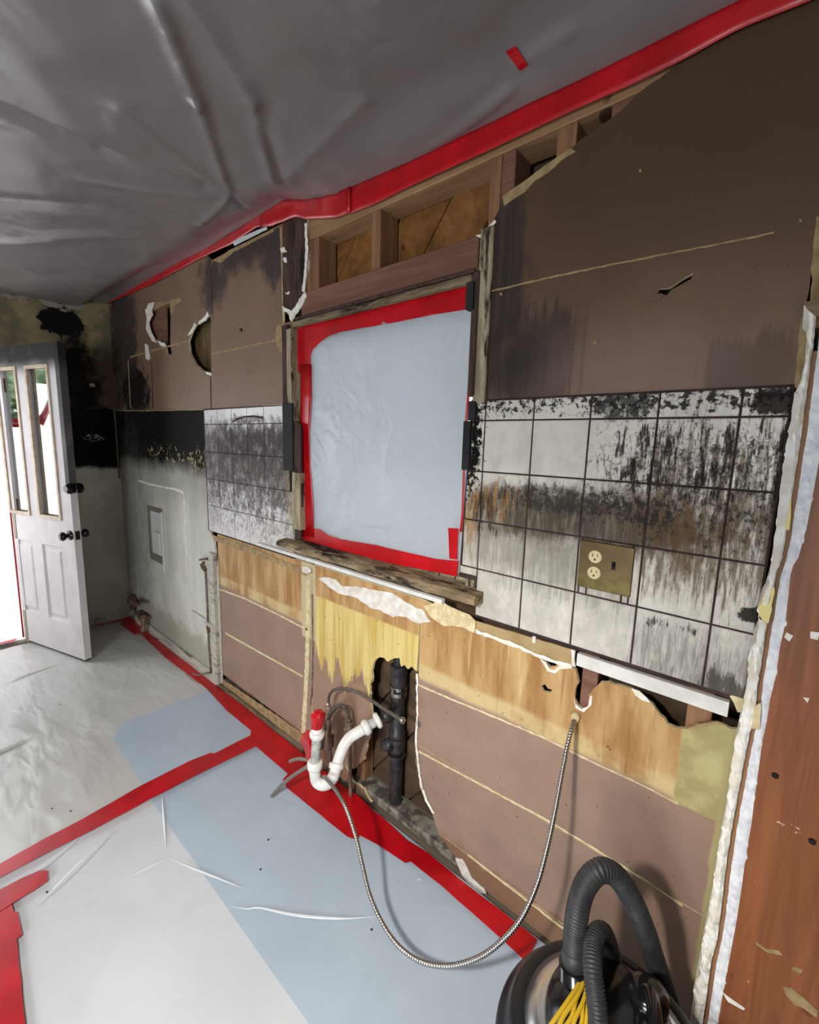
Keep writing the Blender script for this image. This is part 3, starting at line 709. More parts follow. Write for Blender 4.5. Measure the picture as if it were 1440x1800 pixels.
# yellow strip beside the partition
slab('corner_plaster', [(1398, 680), (1403, 600), (1409, 560), (1425, 540), (1430, 430), (1436, 380), (1447, 380), (1440, 560), (1412, 690)], YB-0.004, 0.004, M['dimseam'], wb, amp=0.002)
for q in ((861, 418), (880, 517), (1045, 602), (1407, 388), (1125, 300)):
    slab('nail_pit', [(q[0]-2, q[1]-2), (q[0]+2, q[1]-3), (q[0]+3, q[1]+2), (q[0]-1, q[1]+3)], YB-0.001, 0.001, M['dimseam'], wb)

# ---- sooty painted wall left of the tiles
xt = X(360, 800)-0.002
slab('painted_plaster', [(205, 723), (360, 720.5), (360, 800), (369, 934), (376, 950), (381, 1000), (386, 1100), (389, 1209), (228, 1084)], YB, 0.012, [M['leftpaint'], M['plaster']], wb, amp=0)
seam('peeled_edge', [(243, 845), (262, 851), (290, 857), (308, 860), (322, 866)], 3.5, 'plaster', amp=0.002)
vseam([(323, 867), (325, 900), (327, 960), (329, 1010)], 2.4, 'coat', name='peeled_edge', amp=0.0025)
seam('scratch', [(337, 1072), (362, 1088)], 1.5, 'oldpipe')

# ---- tile fields: every tile a part
slab2('grout_bed', [[(X(818, 760), 1.075), (-0.001, 1.075), (-0.001, 0.958), (0.69, 0.958), (0.69, 1.630), (X(828, 706), 1.630)]], 0.0035, 0.012, M['grout'], wb)
slab2('grout_bed', [[(xt, 0.962), (X(516, 980), 0.957), (X(503, 740), 1.650), (xt, 1.655)]], 0.0035, 0.012, M['grout'], wb)
def tile(x0, x1, z0, z1, mat, dy=0.0, name='tile'):
    g = 0.0023 if mat is M['tileR'] else 0.0013; rn = _rn
    bm = bmesh.new(); b = 0.002
    F = [(x0+g, z0+g), (x1-g, z0+g), (x1-g, z1-g), (x0+g, z1-g)]
    In = [(x0+g+b, z0+g+b), (x1-g-b, z0+g+b), (x1-g-b, z1-g-b), (x0+g+b, z1-g-b)]
    t = [rn.uniform(-0.0005, 0.0005) for _ in range(4)]
    vf = [bm.verts.new((p[0], dy+t[i], p[1])) for i, p in enumerate(In)]; vm = [bm.verts.new((p[0], dy+0.0013, p[1])) for p in F]; vb = [bm.verts.new((p[0], dy+0.0065, p[1])) for p in F]
    bm.faces.new(vf); bm.faces.new(vb[::-1])
    for i in range(4):
        j = (i+1) % 4; bm.faces.new([vf[i], vm[i], vm[j], vf[j]]); bm.faces.new([vm[i], vb[i], vb[j], vm[j]])
    return obj(name, bm, mat, wb)
zr = [1.627]+[ZA-j*TV for j in range(5)]
xsR = [-0.068, 0.0]+[T*i for i in range(1, 5)]+[0.688]
PX0, PX1, PZ0, PZ1 = X(1018, 990), X(1113, 1000), Z(1018, 1022), Z(1024, 948)   # switch plate
for r in range(5):
    for c in range(6):
        x0, x1, z0, z1 = xsR[c], xsR[c+1], zr[r+1], zr[r]
        if c == 0:
            x0 = X(828 if r < 1 else (818, 816, 812, 806)[r-1], 800 + 60*r)
            if r == 4: z0 = Z(832, 1040)+0.05
        if c == 0 and r <= 1: tile(x0-0.016, x0+0.012, z0, z1, M['black'], -0.006, 'edge_tile'); x0 += 0.012
        if c == 3 and r == 3:      # cut tiles round the plate
            tile(x0, PX0+0.004, z0, z1, M['tileR']); tile(PX1-0.004, x1, z0, z1, M['tileR']); tile(PX0+0.004, X(1030, 1040), z0, PZ0+0.012, M['tileR'])
            tile(X(1030, 1040), X(1092, 1050), z0, PZ0+0.012, M['tileR']); tile(X(1092, 1050), PX1-0.004, z0, PZ0+0.012, M['tileR']); tile(PX0+0.004, PX1-0.004, PZ1-0.006, z1, M['tileR']); continue
        tile(x0, x1, z0, z1, M['tileR'])
xl0 = -1.8124; xsL = [xl0+T*i for i in range(5)]+[X(500, 800)]
zl = [1.648]+[ZA-j*TV for j in range(5)]
for r in range(5):
    for c in range(5):
        x0, x1, z0, z1 = xsL[c], xsL[c+1], zl[r+1], zl[r]
        if c == 4: x1 = X((497, 503, 509, 514, 516)[r], 740+55*r)
        tile(x0, x1, z0, z1, M['tileL'])
slab('soap_ring', [(407, 742), (416, 735), (430, 731), (446, 730), (462, 732), (462, 741), (461, 736), (446, 733), (430, 734), (418, 738), (410, 742)], -0.001, 0.001, M['grout'], wb)
for z0, z1, a, b in ((1.36, 1.655, 499, 516), (1.10, 1.355, 514, 528)):
    box('edge_tile', (X(a, 780), -0.006, z0), (X(b, 780), 0.03, z1), M['black'] if z0 > 1.2 else M['casing'], wb, 0.002)
slab('scorched_board', [(516, 740), (527, 745), (530, 880), (528, 948), (519, 950), (517, 850)], 0.002, 0.01, M['darktrim'], wb, amp=0.001)

# ---- lower boards: one part per lath board
LW0 = 0.010
def lath(px_or, x0, x1, z0, z1, mat=None, holes=None, poly=None):
    loops = [poly] if poly else [[(x0, z0), (x1, z0), (x1, z1), (x0, z1)]]
    return slab2('lath_board', loops+(holes or []), LW0, 0.011, [mat or M['lower'], M['cream_seam']], wb)
zs = [0.018, 0.098, 0.395, 0.96]
xA, xB = X(386, 1120), X(545, 1200); xC = X(733, 1190)
for z0, z1 in ((0.098, 0.395), (0.395, 0.955)): lath(None, xA, xB-0.002, z0+0.001, z1-0.001)
# middle bay with the torn opening
def J(px, amp=0.003, step=0.012, closed=False): return jag([(X(a, b, LW0), Z(a, b, LW0)) for a, b in px], amp, step, _rn, closed)
hl = [(664, 1156), (657, 1165), (653, 1180), (655, 1192), (650, 1205), (651, 1230), (655, 1262), (650, 1290), (645, 1310), (640, 1335), (628, 1345), (622, 1352), (612, 1346), (606, 1344)]
mid = [(X(547, 1048), 0.0), ] 
out = [(X(547, 1010), 0.90), (X(733, 1100), 0.90), (X(733, 1180), Z(733, 1176))]
tornR = J([(733, 1180), (724, 1173), (716, 1176), (712, 1170), (706, 1172), (702, 1156), (694, 1157), (686, 1160), (680, 1163), (676, 1157), (668, 1155)], 0.003, 0.008)
tornL = J(hl, 0.003, 0.012)
xm = X(612, 1346)
low = J([(606, 1344), (618, 1372), (640, 1388), (648, 1405)], 0.004, 0.012)
poly = [(X(547, 1010), 0.955), (xC, 0.955)]+tornR+tornL+low+[(X(650, 1416), 0.01), (X(547, 1330), 0.02)]
slab2('lath_board', [poly], LW0, 0.011, [M['lower'], M['cream_seam']], wb)
# right bay: upper strip, middle and lower rows with the torn left edge
rr = [(733, 1180), (732, 1220), (731, 1262), (734, 1300), (730, 1335), (738, 1375), (750, 1405), (762, 1440), (772, 1470), (778, 1498), (790, 1510), (812, 1530), (835, 1552), (860, 1580)]
def edge_between(z0, z1):
    return [p for p in J(rr, 0.004, 0.014) if z0 < p[1] < z1]
def rrx(z):
    pts = sorted([(Z(a, b, LW0), X(a, b, LW0)) for a, b in rr]); return interp(pts, z)
slotU = [(1008, 1172), (1014, 1178), (1016, 1200), (1012, 1216), (1010, 1228), (1016, 1240), (1024, 1247), (1034, 1240), (1036, 1222), (1046, 1208), (1056, 1198), (1078, 1202), (1098, 1208), (1120, 1217), (1136, 1228), (1146, 1238), (1160, 1258), (1175, 1272), (1190, 1281), (1206, 1282), (1222, 1276), (1240, 1274), (1262, 1270), (1285, 1280), (1310, 1284)]
su = [p for p in J(slotU, 0.003, 0.010)]
su = [Vector((min(p[0], 0.689), p[1])) for p in su if p[0] < 0.700]
zt1 = 0.925
up = [(xC, 0.397), (0.69, 0.397)]+su[::-1]+J([(1008, 1172), (1000, 1169), (985, 1166), (975, 1172), (966, 1172), (958, 1164), (948, 1158)], 0.001)+[(X(838, 1105), zt1)]+[(xC, 0.955)]
up = [p for p in up]
slab2('lath_board', [up, J([(950, 1206), (958, 1203), (963, 1210), (971, 1213), (968, 1218), (955, 1216)], 0.001, 0.012, True)], LW0, 0.011, [M['lower'], M['cream_seam']], wb)
slab2('lath_board', [[(0.69, 0.100), (0.69, 0.394)]+[(rrx(0.394), 0.394)]+edge_between(0.1, 0.394)+[(rrx(0.1), 0.1)]], LW0, 0.011, [M['lower'], M['cream_seam']], wb)
slab2('lath_board', [[(0.69, 0.012), (0.69, 0.097), (rrx(0.097), 0.097), (X(800, 1535), 0.05), (X(840, 1575), 0.012)]], LW0, 0.011, [M['lower'], M['cream_seam']], wb)
# cream joints
yS = LW0-0.0015
seam('joint_plaster', [(396, 1113), (430, 1132), (480, 1160), (532, 1189)], 3.2, 'cream_seam', yS)
seam('joint_plaster', [(736, 1321), (800, 1355), (870, 1393), (960, 1441), (1040, 1489), (1130, 1545), (1200, 1592)], 3.4, 'cream_seam', yS)
seam('joint_plaster', [(822, 1502), (870, 1540), (930, 1586), (1000, 1640)], 4.0, 'cream_seam', yS)
seam('joint_plaster', [(386, 1036), (430, 1052), (480, 1076), (540, 1107)], 3.0, 'cream_seam', yS)
seam('joint_plaster', [(733, 1203), (800, 1232), (880, 1265), (960, 1299), (1040, 1339), (1120, 1376), (1192, 1413)], 3.0, 'cream_seam', yS)
vseam([(541, 1020), (541, 1100), (539, 1180), (536, 1240), (533, 1290)], 7, 'cream_seam', yS, amp=0.004)
vseam([(549, 1045), (550, 1130), (549, 1200), (546, 1240)], 2.2, 'basewood', yS, name='joint_crack')
vseam([(733, 1184), (734, 1250), (731, 1300), (736, 1352), (741, 1386)], 3.0, 'plaster', yS-0.003, name='torn_plaster', amp=0.0025)
vseam([(743, 1388), (750, 1408), (762, 1430)], 4.5, 'plaster', yS-0.003, name='torn_plaster', amp=0.0015)
slab('torn_plaster', [(800, 1508), (812, 1510), (822, 1526), (830, 1545), (850, 1562), (855, 1572), (840, 1568), (826, 1555), (812, 1540)], yS-0.003, 0.003, M['coat'], wb, amp=0.002)
for px in ([(1010, 1224), (1010, 1236), (1022, 1247), (1034, 1241), (1038, 1222), (1041, 1224), (1040, 1240), (1026, 1252), (1012, 1244)],
           [(1110, 1210), (1124, 1215), (1138, 1227), (1144, 1236), (1130, 1232), (1116, 1222)], [(948, 1157), (960, 1164), (966, 1176), (974, 1178), (984, 1170), (1000, 1171), (1008, 1174), (998, 1176), (986, 1176), (976, 1184), (962, 1180), (956, 1168)],
           [(1206, 1281), (1222, 1274), (1240, 1272), (1262, 1268), (1280, 1276), (1262, 1274), (1240, 1278), (1222, 1281)]):
    slab('torn_plaster', px, yS-0.002, 0.003, M['plaster'] if px[0][0] < 1200 else M['dimseam'], wb, amp=0.001)
# peeling white skim coat below the sill and top edge remains
slab('skim_coat', [(560, 1018), (572, 1014), (590, 1020), (600, 1030), (625, 1030), (650, 1036), (690, 1044), (716, 1060), (742, 1072), (756, 1092), (738, 1097), (715, 1086), (690, 1084), (668, 1073), (650, 1068), (628, 1052), (600, 1045), (580, 1032)], LW0-0.004, 0.004, M['coat'], wb, amp=0.004, step=0.02)
slab('skim_coat', [(372, 940), (400, 948), (440, 962), (480, 978), (510, 992), (540, 1000), (548, 1006), (536, 1012), (520, 1004), (486, 990), (450, 976), (410, 962), (380, 952)], LW0-0.003, 0.003, M['dimseam'], wb, amp=0.003, step=0.02)
slab('skim_coat', [(530, 996), (542, 996), (547, 1005), (540, 1009), (531, 1005)], LW0-0.006, 0.003, M['coat'], wb, amp=0.002)
slab('skim_coat', [(770, 1050), (800, 1072), (825, 1080), (836, 1092), (834, 1112), (815, 1102), (795, 1098), (780, 1100), (756, 1085), (745, 1066), (760, 1060)], LW0-0.003, 0.003, M['cream_seam'], wb, amp=0.004, step=0.02)
slab('backer_board', [(837, 1092), (1012, 1144), (1010, 1172), (980, 1166), (920, 1142), (870, 1122), (838, 1108)], LW0-0.004, 0.005, M['tan'], wb, amp=0.0008)
seam('torn_plaster', [(836, 1110), (860, 1118), (880, 1126), (905, 1134), (940, 1150), (975, 1163), (1005, 1171)], 6, 'plaster', LW0-0.007, amp=0.0025)
slab('scrap_of_paint', [(936, 1118), (942, 1119), (941, 1131), (936, 1130)], LW0-0.006, 0.001, M['coat'], wb)
slab('torn_plaster', [(1004, 1142), (1011, 1144), (1010, 1158), (1012, 1172), (1004, 1170), (1006, 1156)], LW0-0.007, 0.004, M['coat'], wb, amp=0.001)
box('cleat_strip', (X(1016, 1150), -0.006, 0.917), (X(1282, 1240), 0.010, 0.952), M['whitewood'], wb, 0.001)
slab('torn_plaster', [(1282, 1222), (1300, 1222), (1318, 1236), (1312, 1252), (1296, 1252), (1290, 1236)], 0.0, 0.01, M['cream_seam'], wb, amp=0.002)
# base board of the left bay, white base further left
bb = bmesh.new(); box_bm(bb, (xA-0.04, -0.006, 0.0), (X(532, 1316), LW0, 0.034), 0, 0.003)
tag(obj('baseboard_back', bb, M['basewood']), kind='structure')
slab('scraped_strip', [(392, 1194), (440, 1226), (490, 1260), (532, 1290), (533, 1318), (480, 1280), (430, 1245), (392, 1212)], LW0-0.0015, 0.0016, M['dimseam'], wb, amp=0.003)
tag(box('baseboard_corner', (XL+0.16, -0.012, 0.0), (xA-0.05, YB, 0.075), M['whitebase'], None, 0.003), kind='structure')

# ================================================================ WINDOW
win = tag(empty('window_1', ((WX0+WX1)/2, 0.02, WZ0)), kind='structure')
hz1 = Z(700, 512, -0.01); hz0 = Z(700, 528, -0.01)
box('head_casing', (X(513, 560, -0.01), -0.012, hz0), (X(830, 488, -0.01), 0.015, hz1-0.006), M['headcase'], win, 0.004)
box('head_ledge', (X(517, 556, -0.02), -0.02, hz1-0.006), (X(833, 486, -0.02), 0.02, hz1+0.004), M['darktrim'], win, 0.003)
box('side_casing', (X(497, 640), -0.004, 1.655), (X(507, 640), 0.012, hz0+0.02), M['darktrim'], win, 0.003)
box('side_casing', (X(506, 640), -0.008, 1.655), (X(515, 640), 0.012, hz0), M['casing'], win, 0.004)
box('side_casing', (X(836, 600), -0.004, 1.62), (X(858, 600), 0.010, hz0+0.14), M['casing'], win, 0.004)
box('side_casing', (X(828, 600), -0.010, 1.64), (X(840, 600), 0.012, hz0+0.03), M['darktrim'], win, 0.004)
box('side_casing', (X(818, 530, -0.02), -0.02, Z(818, 545, -0.02)), (X(831, 530, -0.02), 0.01, hz0-0.002), M['black'], win, 0.002)
box('jamb', (X(514, 750)-0.002, 0.004, 1.03), (X(515, 750)+0.004, 0.07, hz0), M['casing'], win, 0.001)
box('jamb', (X(829, 750)-0.004, 0.012, 1.03), (X(829, 750)+0.03, 0.07, hz0), M['casing'], win, 0.001)
box('sash_rail', (X(514, 750), 0.05, 1.03), (X(829, 750), 0.075, 1.08), M['casing'], win, 0.001)
box('sash_rail', (X(514, 750), 0.05, hz0-0.06), (X(829, 750), 0.075, hz0), M['darktrim'], win, 0.001)
pane = box('window_pane', (X(514, 750), 0.085, 1.03), (X(829, 750), 0.089, hz0), M['glass'], win)
# sill board and the white strip below it
bm = bmesh.new(); sx0, sx1 = X(487, 953, -0.05), X(835, 1047, -0.05)
N = 40; rs = random.Random(5)
for i in range(N+1):
    x = sx0+(sx1-sx0)*i/N; e = rs.uniform(-0.004, 0.004)*1.3; z1 = 1.05+rs.uniform(-0.0015, 0.0015)
    prof = [(0.034, z1), (-0.02, z1-0.004), (-0.045+e*0.3, z1-0.008), (-0.056+e, z1-0.016), (-0.055+e, z1-0.032), (-0.04, z1-0.040), (0.0, z1-0.040), (0.034, z1-0.040)]
    ring = [bm.verts.new((x, a, b)) for a, b in prof]
    if i:
        for j in range(len(ring)): bm.faces.new([prev[j], prev[(j+1) % 8], ring[(j+1) % 8], ring[j]])
    else: bm.faces.new(ring)
    prev = ring
bm.faces.new(prev[::-1]); obj('sill', bm, M['sill'], win)
box('apron_strip', (X(455, 955), -0.014, 0.972), (X(778, 1060, -0.01), 0.004, 0.987), M['whitewood'], win, 0.001)

# ================================================================ PLASTIC SHEETS AND TAPE
def sheet_px(name, px, y0, mat, nx, nz, disp, label, cat='plastic sheet'):
    """grid sheet on a plane y=y0, quad outline px (tl,tr,br,bl)"""
    tl, tr, br, bl = [Vector((W(a, b, y0).x, W(a, b, y0).z)) for a, b in px]; bm = bmesh.new(); g = []
    for j in range(nz+1):
        row = []
        for i in range(nx+1):
            u, v = i/nx, j/nz; p = tl.lerp(tr, u).lerp(bl.lerp(br, u), v)
            row.append(bm.verts.new((p.x, y0+disp(p.x, p.y, u, v), p.y)))
        g.append(row)
    for j in range(nz):
        for i in range(nx): bm.faces.new([g[j][i], g[j+1][i], g[j+1][i+1], g[j][i+1]])
    o = obj(name, bm, mat, smooth=True, flip=False); tag(o, label, cat); return o
def wdisp(x, z, u, v):
    e = min(u, 1-u, v, 1-v); k = min(1, e/0.06)
    n = noise.fractal(Vector((x*3, 3.3, z*3)), 1.0, 2.0, 3)*0.010 + abs(noise.noise(Vector((x*4+z*2, 1.1, z*3))))*0.008
    c = max(0, 1-u/0.15)*math.sin(z*40+x*30)*0.003
    return (n+c)*k - 0.004*k
YW = 0.034
sheet_px('plastic_sheet', [(520, 566), (834, 505), (812, 1010), (521, 944)], YW, M['pl_win'], 110, 110, wdisp, 'frosted plastic sheet stretched over the window opening inside red tape')
def tape_poly(px, y, label, amp=0.0006, nm='red_tape', puff=0):
    o = slab(nm, px, y, 0.0008, M['tape'], None, amp=amp, step=0.03); return tag(o, label, 'tape')
YT = YW-0.009
tape_poly([(522, 567), (600, 552), (700, 529), (820, 501), (820, 544), (760, 553), (700, 566), (640, 576), (600, 583), (578, 590), (562, 602), (550, 614), (546, 625), (546, 655), (521, 655)], YT, 'wide glossy red tape across the top of the plastic covered window')
# left strip with crumple: ribbon
A = [W(a, b, YT) for a, b in [(527, 640), (528, 700), (528, 760), (529, 820), (530, 880), (529, 940)]]; B = [W(a, b, YT) for a, b in [(548, 640), (549, 700), (545, 760), (547, 820), (551, 880), (552, 945)]]
tag(ribbon('red_tape', A, B, M['tape'], None, 0.001, 5, 0.003, 3), 'creased red tape down the left side of the plastic covered window', 'tape')
tape_poly([(527, 936), (545, 928), (562, 930), (578, 942), (600, 948), (660, 958), (720, 972), (770, 983), (806, 986), (803, 1014), (770, 1006), (700, 993), (640, 979), (580, 962), (535, 949)], YT-0.001, 'red tape along the bottom of the window plastic above the charred sill', 0.001)
tape_poly([(788, 928), (806, 929), (804, 984), (790, 982)], YT-0.003, 'short upright red tape patch at the lower right corner of the window plastic')
A = [W(a, b, YT-0.002) for a, b in [(829, 560), (826, 620), (823, 680), (818, 740), (815, 800), (812, 900), (809, 935)]]; B = [W(a+3.5, b, YT-0.002) for a, b in [(829, 560), (826, 620), (823, 680), (818, 740), (815, 800), (812, 900), (809, 935)]]
tag(ribbon('red_tape', A, B, M['tape'], None, 0.001, 2, 0.002, 4), 'thin sliver of red tape down the right side of the window plastic', 'tape')

# ceiling sheet
TOPE = [(150, 536), (180, 522), (215, 507), (250, 487), (280, 472), (320, 460), (370, 435), (430, 397), (467, 375), (505, 352), (540, 354), (595, 345), (625, 328), (720, 287), (800, 248), (890, 206), (980, 164), (1070, 120), (1190, 60), (1310, 0), (1400, -45)]
BOTE = [(150, 541), (190, 534), (200, 530), (270, 500), (350, 457), (410, 430), (455, 400), (480, 400), (525, 383), (542, 388), (595, 385), (660, 361), (720, 331), (865, 265), (1010, 197), (1115, 151), (1200, 110), (1300, 55), (1390, 20), (1440, 0), (1500, -40)]
ze = [(W(a, b).x, W(a, b).z) for a, b in TOPE]; zb_ = [(W(a, b).x, W(a, b).z) for a, b in BOTE]
def sstep(t): t = max(0, min(1, t)); return t*t*(3-2*t)
def seg_d(p, a, b):
    ab = b-a; t = max(0, min(1, (p-a).dot(ab)/ab.length_squared)); q = a+ab*t; c = ab.x*(p.y-a.y)-ab.y*(p.x-a.x)
    return (p-q).length*(1 if c > 0 else -1), t
def CP(px, py): return FL(px, py, 2.38).xy
FOLD = [  # a, b, width, height, taper
 (CP(268, 0), CP(345, 190), 0.022, 0.020), (CP(345, 190), CP(402, 352), 0.018, 0.015), (CP(300, -40), CP(440, 190), 0.03, 0.014), (CP(440, 190), CP(478, 330), 0.02, 0.011),
 (CP(-40, 190), CP(180, 280), 0.030, -0.026), (CP(180, 280), CP(360, 345), 0.022, -0.020), (CP(210, 200), CP(398, 356), 0.02, 0.008), (CP(150, 330), CP(390, 362), 0.02, 0.007),
 (CP(500, 330), CP(640, 200), 0.03, 0.008), (CP(575, -5), CP(700, 110), 0.008, 0.004), (CP(760, 30), CP(865, 95), 0.008, 0.004), (CP(895, 150), CP(740, 270), 0.016, 0.010), (CP(915, 118), CP(1000, 60), 0.02, 0.006),
 (CP(404, 360), CP(350, 405), 0.012, 0.012), (CP(402, 355), CP(432, 392), 0.010, -0.008), (CP(0, 360), CP(150, 372), 0.05, -0.012), (CP(0, 430), CP(200, 420), 0.05, 0.010), (CP(500, 330), CP(465, 245), 0.02, -0.010)]
K = CP(402, 356); K2 = CP(912, 108)
bm = bmesh.new(); g = []
xs_ = []; x = XL
while x < 1.6: xs_.append(x); x += 0.011 if x < 1.0 else 0.05
ys_ = [-0.003]; 
while ys_[-1] > -3.58: ys_.append(ys_[-1]-(0.011 if ys_[-1] > -1.15 else 0.06))
for x in xs_:
    row = []; e = interp(ze, x)
    for y in ys_:
        p = Vector((x, y)); q = sstep(-y/0.22); zc = 2.405
        z = e+(zc-e)*q - 0.035*sstep(-y/0.9)*(0.6+0.4*math.sin(x*2.1+1))
        for a, b, wd, h in FOLD:
            if min(a.x, b.x)-0.15 < x < max(a.x, b.x)+0.15 and min(a.y, b.y)-0.15 < y < max(a.y, b.y)+0.15:
                d, t = seg_d(p, a, b); z -= h*math.exp(-(d/wd)**2)*(1-0.35*(d/wd > 0))*min(1, -y/0.04)
        z += 0.02*math.exp(-((p-K).length/0.10)**2) + 0.012*math.exp(-((p-K2).length/0.08)**2)
        z += noise.fractal(Vector((x*2.4, y*2.4, 0.3)), 1.0, 2.0, 3)*0.010*min(1, -y/0.1)
        row.append(bm.verts.new((x, y, min(z, 2.46))))
    g.append(row)
for i in range(len(xs_)-1):
    for j in range(len(ys_)-1): bm.faces.new([g[i][j], g[i+1][j], g[i+1][j+1], g[i][j+1]])
bm.normal_update(); CEIL = BVHTree.FromBMesh(bm)
tag(obj('plastic_sheet', bm, M['pl_ceil'], smooth=True, flip=False), 'large greyish plastic sheet covering the whole ceiling, creased and sagging', 'plastic sheet')
def interp_px(pts, x): return interp(pts, x)
# tape along the top of the wall: three lengths
def toptape(x0, x1, n, label, yo=-0.006, seed=1, puff=0.002):
    A = []; B = []
    for i in range(n+1):
        x = x0+(x1-x0)*i/n; A.append(Vector((x, yo, interp(ze, x)+0.004))); B.append(Vector((x, yo, interp(zb_, x))))
    return tag(ribbon('red_tape', A, B, M['tape'], None, 0.001, 4, puff, seed), label, 'tape')
toptape(XL+0.01, X(470, 400), 60, 'ragged red tape joining the ceiling plastic to the wall left of the window', seed=2, puff=0.004)
toptape(X(462, 400), X(620, 360), 24, 'crumpled wide red tape bunched at the ceiling above the left end of the window', yo=-0.010, seed=3, puff=0.007)
toptape(X(610, 360), 0.80, 50, 'long smooth red tape along the ceiling edge above the window and brown wall', seed=4, puff=0.0012)
slab('plastic_scrap', [(408, 425), (440, 410), (468, 398), (470, 403), (440, 418), (412, 432)], -0.009, 0.001, M['pl_floor3'], None, amp=0.001)
tag(bpy.data.objects['plastic_scrap'], 'small torn plastic scrap hanging below the ceiling tape left of the window', 'plastic scrap')
A = []; B = []
for i in range(12):
    y = -0.6+0.6*i/11; A.append(Vector((XL+0.004, y, interp([(-0.6, 2.405), (0, 2.432)], y)+0.006))); B.append(Vector((XL+0.004, y, interp([(-0.6, 2.402), (0, 2.425)], y))))
# patch of tape lying on the ceiling film
tp = bmesh.new(); rows = []; q0 = [(889, 91), (907, 82)]; q1 = [(914, 125), (928, 115)]
def hitc(px, py):
    d = ray(px, py).normalized(); h = CEIL.ray_cast(CAM, d)[0]; return h-d*0.004
for i in range(6):
    t = i/5; rows.append([hitc(*(Vector(q0[k]).lerp(Vector(q1[k]), t))) for k in (0, 1)])
tv = [[tp.verts.new(p) for p in r] for r in rows]; tw = [[tp.verts.new(p+Vector((0, 0, 0.0012))) for p in r] for r in rows]
for i in range(5):
    tp.faces.new([tv[i][0], tv[i][1], tv[i+1][1], tv[i+1][0]]); tp.faces.new([tw[i][0], tw[i+1][0], tw[i+1][1], tw[i][1]])
    for k in (0, 1): tp.faces.new([tv[i][k], tv[i+1][k], tw[i+1][k], tw[i][k]])
for i in (0, 5): tp.faces.new([tv[i][0], tv[i][1], tw[i][1], tw[i][0]])
TPATCH = tag(obj('red_tape', tp, M['tape']), 'small rectangular red tape patch stuck alone on the ceiling plastic', 'tape')

# floor sheets
def floor_sheet(name, poly, z0, mat, label, h=0.004, step=0.03):
    """wrinkled sheet clipped to a polygon by cutting a grid against it"""
    xs = [p[0] for p in poly]; ys = [p[1] for p in poly]; bm = bmesh.new()
    nx = int((max(xs)-min(xs))/step)+1; ny = int((max(ys)-min(ys))/step)+1
    g = [[bm.verts.new((min(xs)+i*step, min(ys)+j*step, 0)) for j in range(ny+1)] for i in range(nx+1)]
    for i in range(nx):
        for j in range(ny): bm.faces.new([g[i][j], g[i+1][j], g[i+1][j+1], g[i][j+1]])
    n = len(poly); area = sum(poly[i][0]*poly[(i+1) % n][1]-poly[(i+1) % n][0]*poly[i][1] for i in range(n))
    if area < 0: poly = poly[::-1]
    for i in range(n):
        a = Vector(poly[i]); b = Vector(poly[(i+1) % n]); d = b-a
        bmesh.ops.bisect_plane(bm, geom=bm.verts[:]+bm.edges[:]+bm.faces[:], plane_co=(a.x, a.y, 0), plane_no=(d.y, -d.x, 0), clear_outer=True)
    for v in bm.verts:
        x, y = v.co.x, v.co.y; k = 0.3+0.7*sstep((-0.9-x)/0.8)
        r = abs(noise.noise(Vector((x*1.6+y*0.8, y*3.6-x*0.8, 0.2)))); r2 = abs(noise.noise(Vector((x*3, y*8, 5))))
        v.co.z = z0+h*k*(max(0, 0.30-r)*2.2+max(0, 0.25-r2)*0.9)
    return tag(obj(name, bm, mat, smooth=True, flip=False), label, 'plastic sheet')
def fp(*px): return [tuple(FL(a, b).xy) for a, b in px]
jn = [FL(a, b).xy for a, b in ((447, 1300), (0, 1530))]; dj = (jn[1]-jn[0]).normalized()
jA = jn[0]+Vector((0.02, 0)); jA = Vector((jn[0].x, -0.004)); jB = jn[0]+dj*3.0
floor_sheet('plastic_sheet', [(XL+0.02, -0.004), (jA.x, -0.004), tuple(jB), (-3.0, -3.5), (XL+0.02, -3.5)], 0.003, M['pl_floor'], 'shiny wrinkled plastic floor sheet in front of the open door', 0.0045, 0.02)
floor_sheet('plastic_sheet', [(jA.x, -0.004), (0.95, -0.004), (0.95, -3.4), tuple(jB)], 0.003, M['pl_floor3'], 'smooth pale plastic floor sheet below the window, nearest the camera', 0.003)
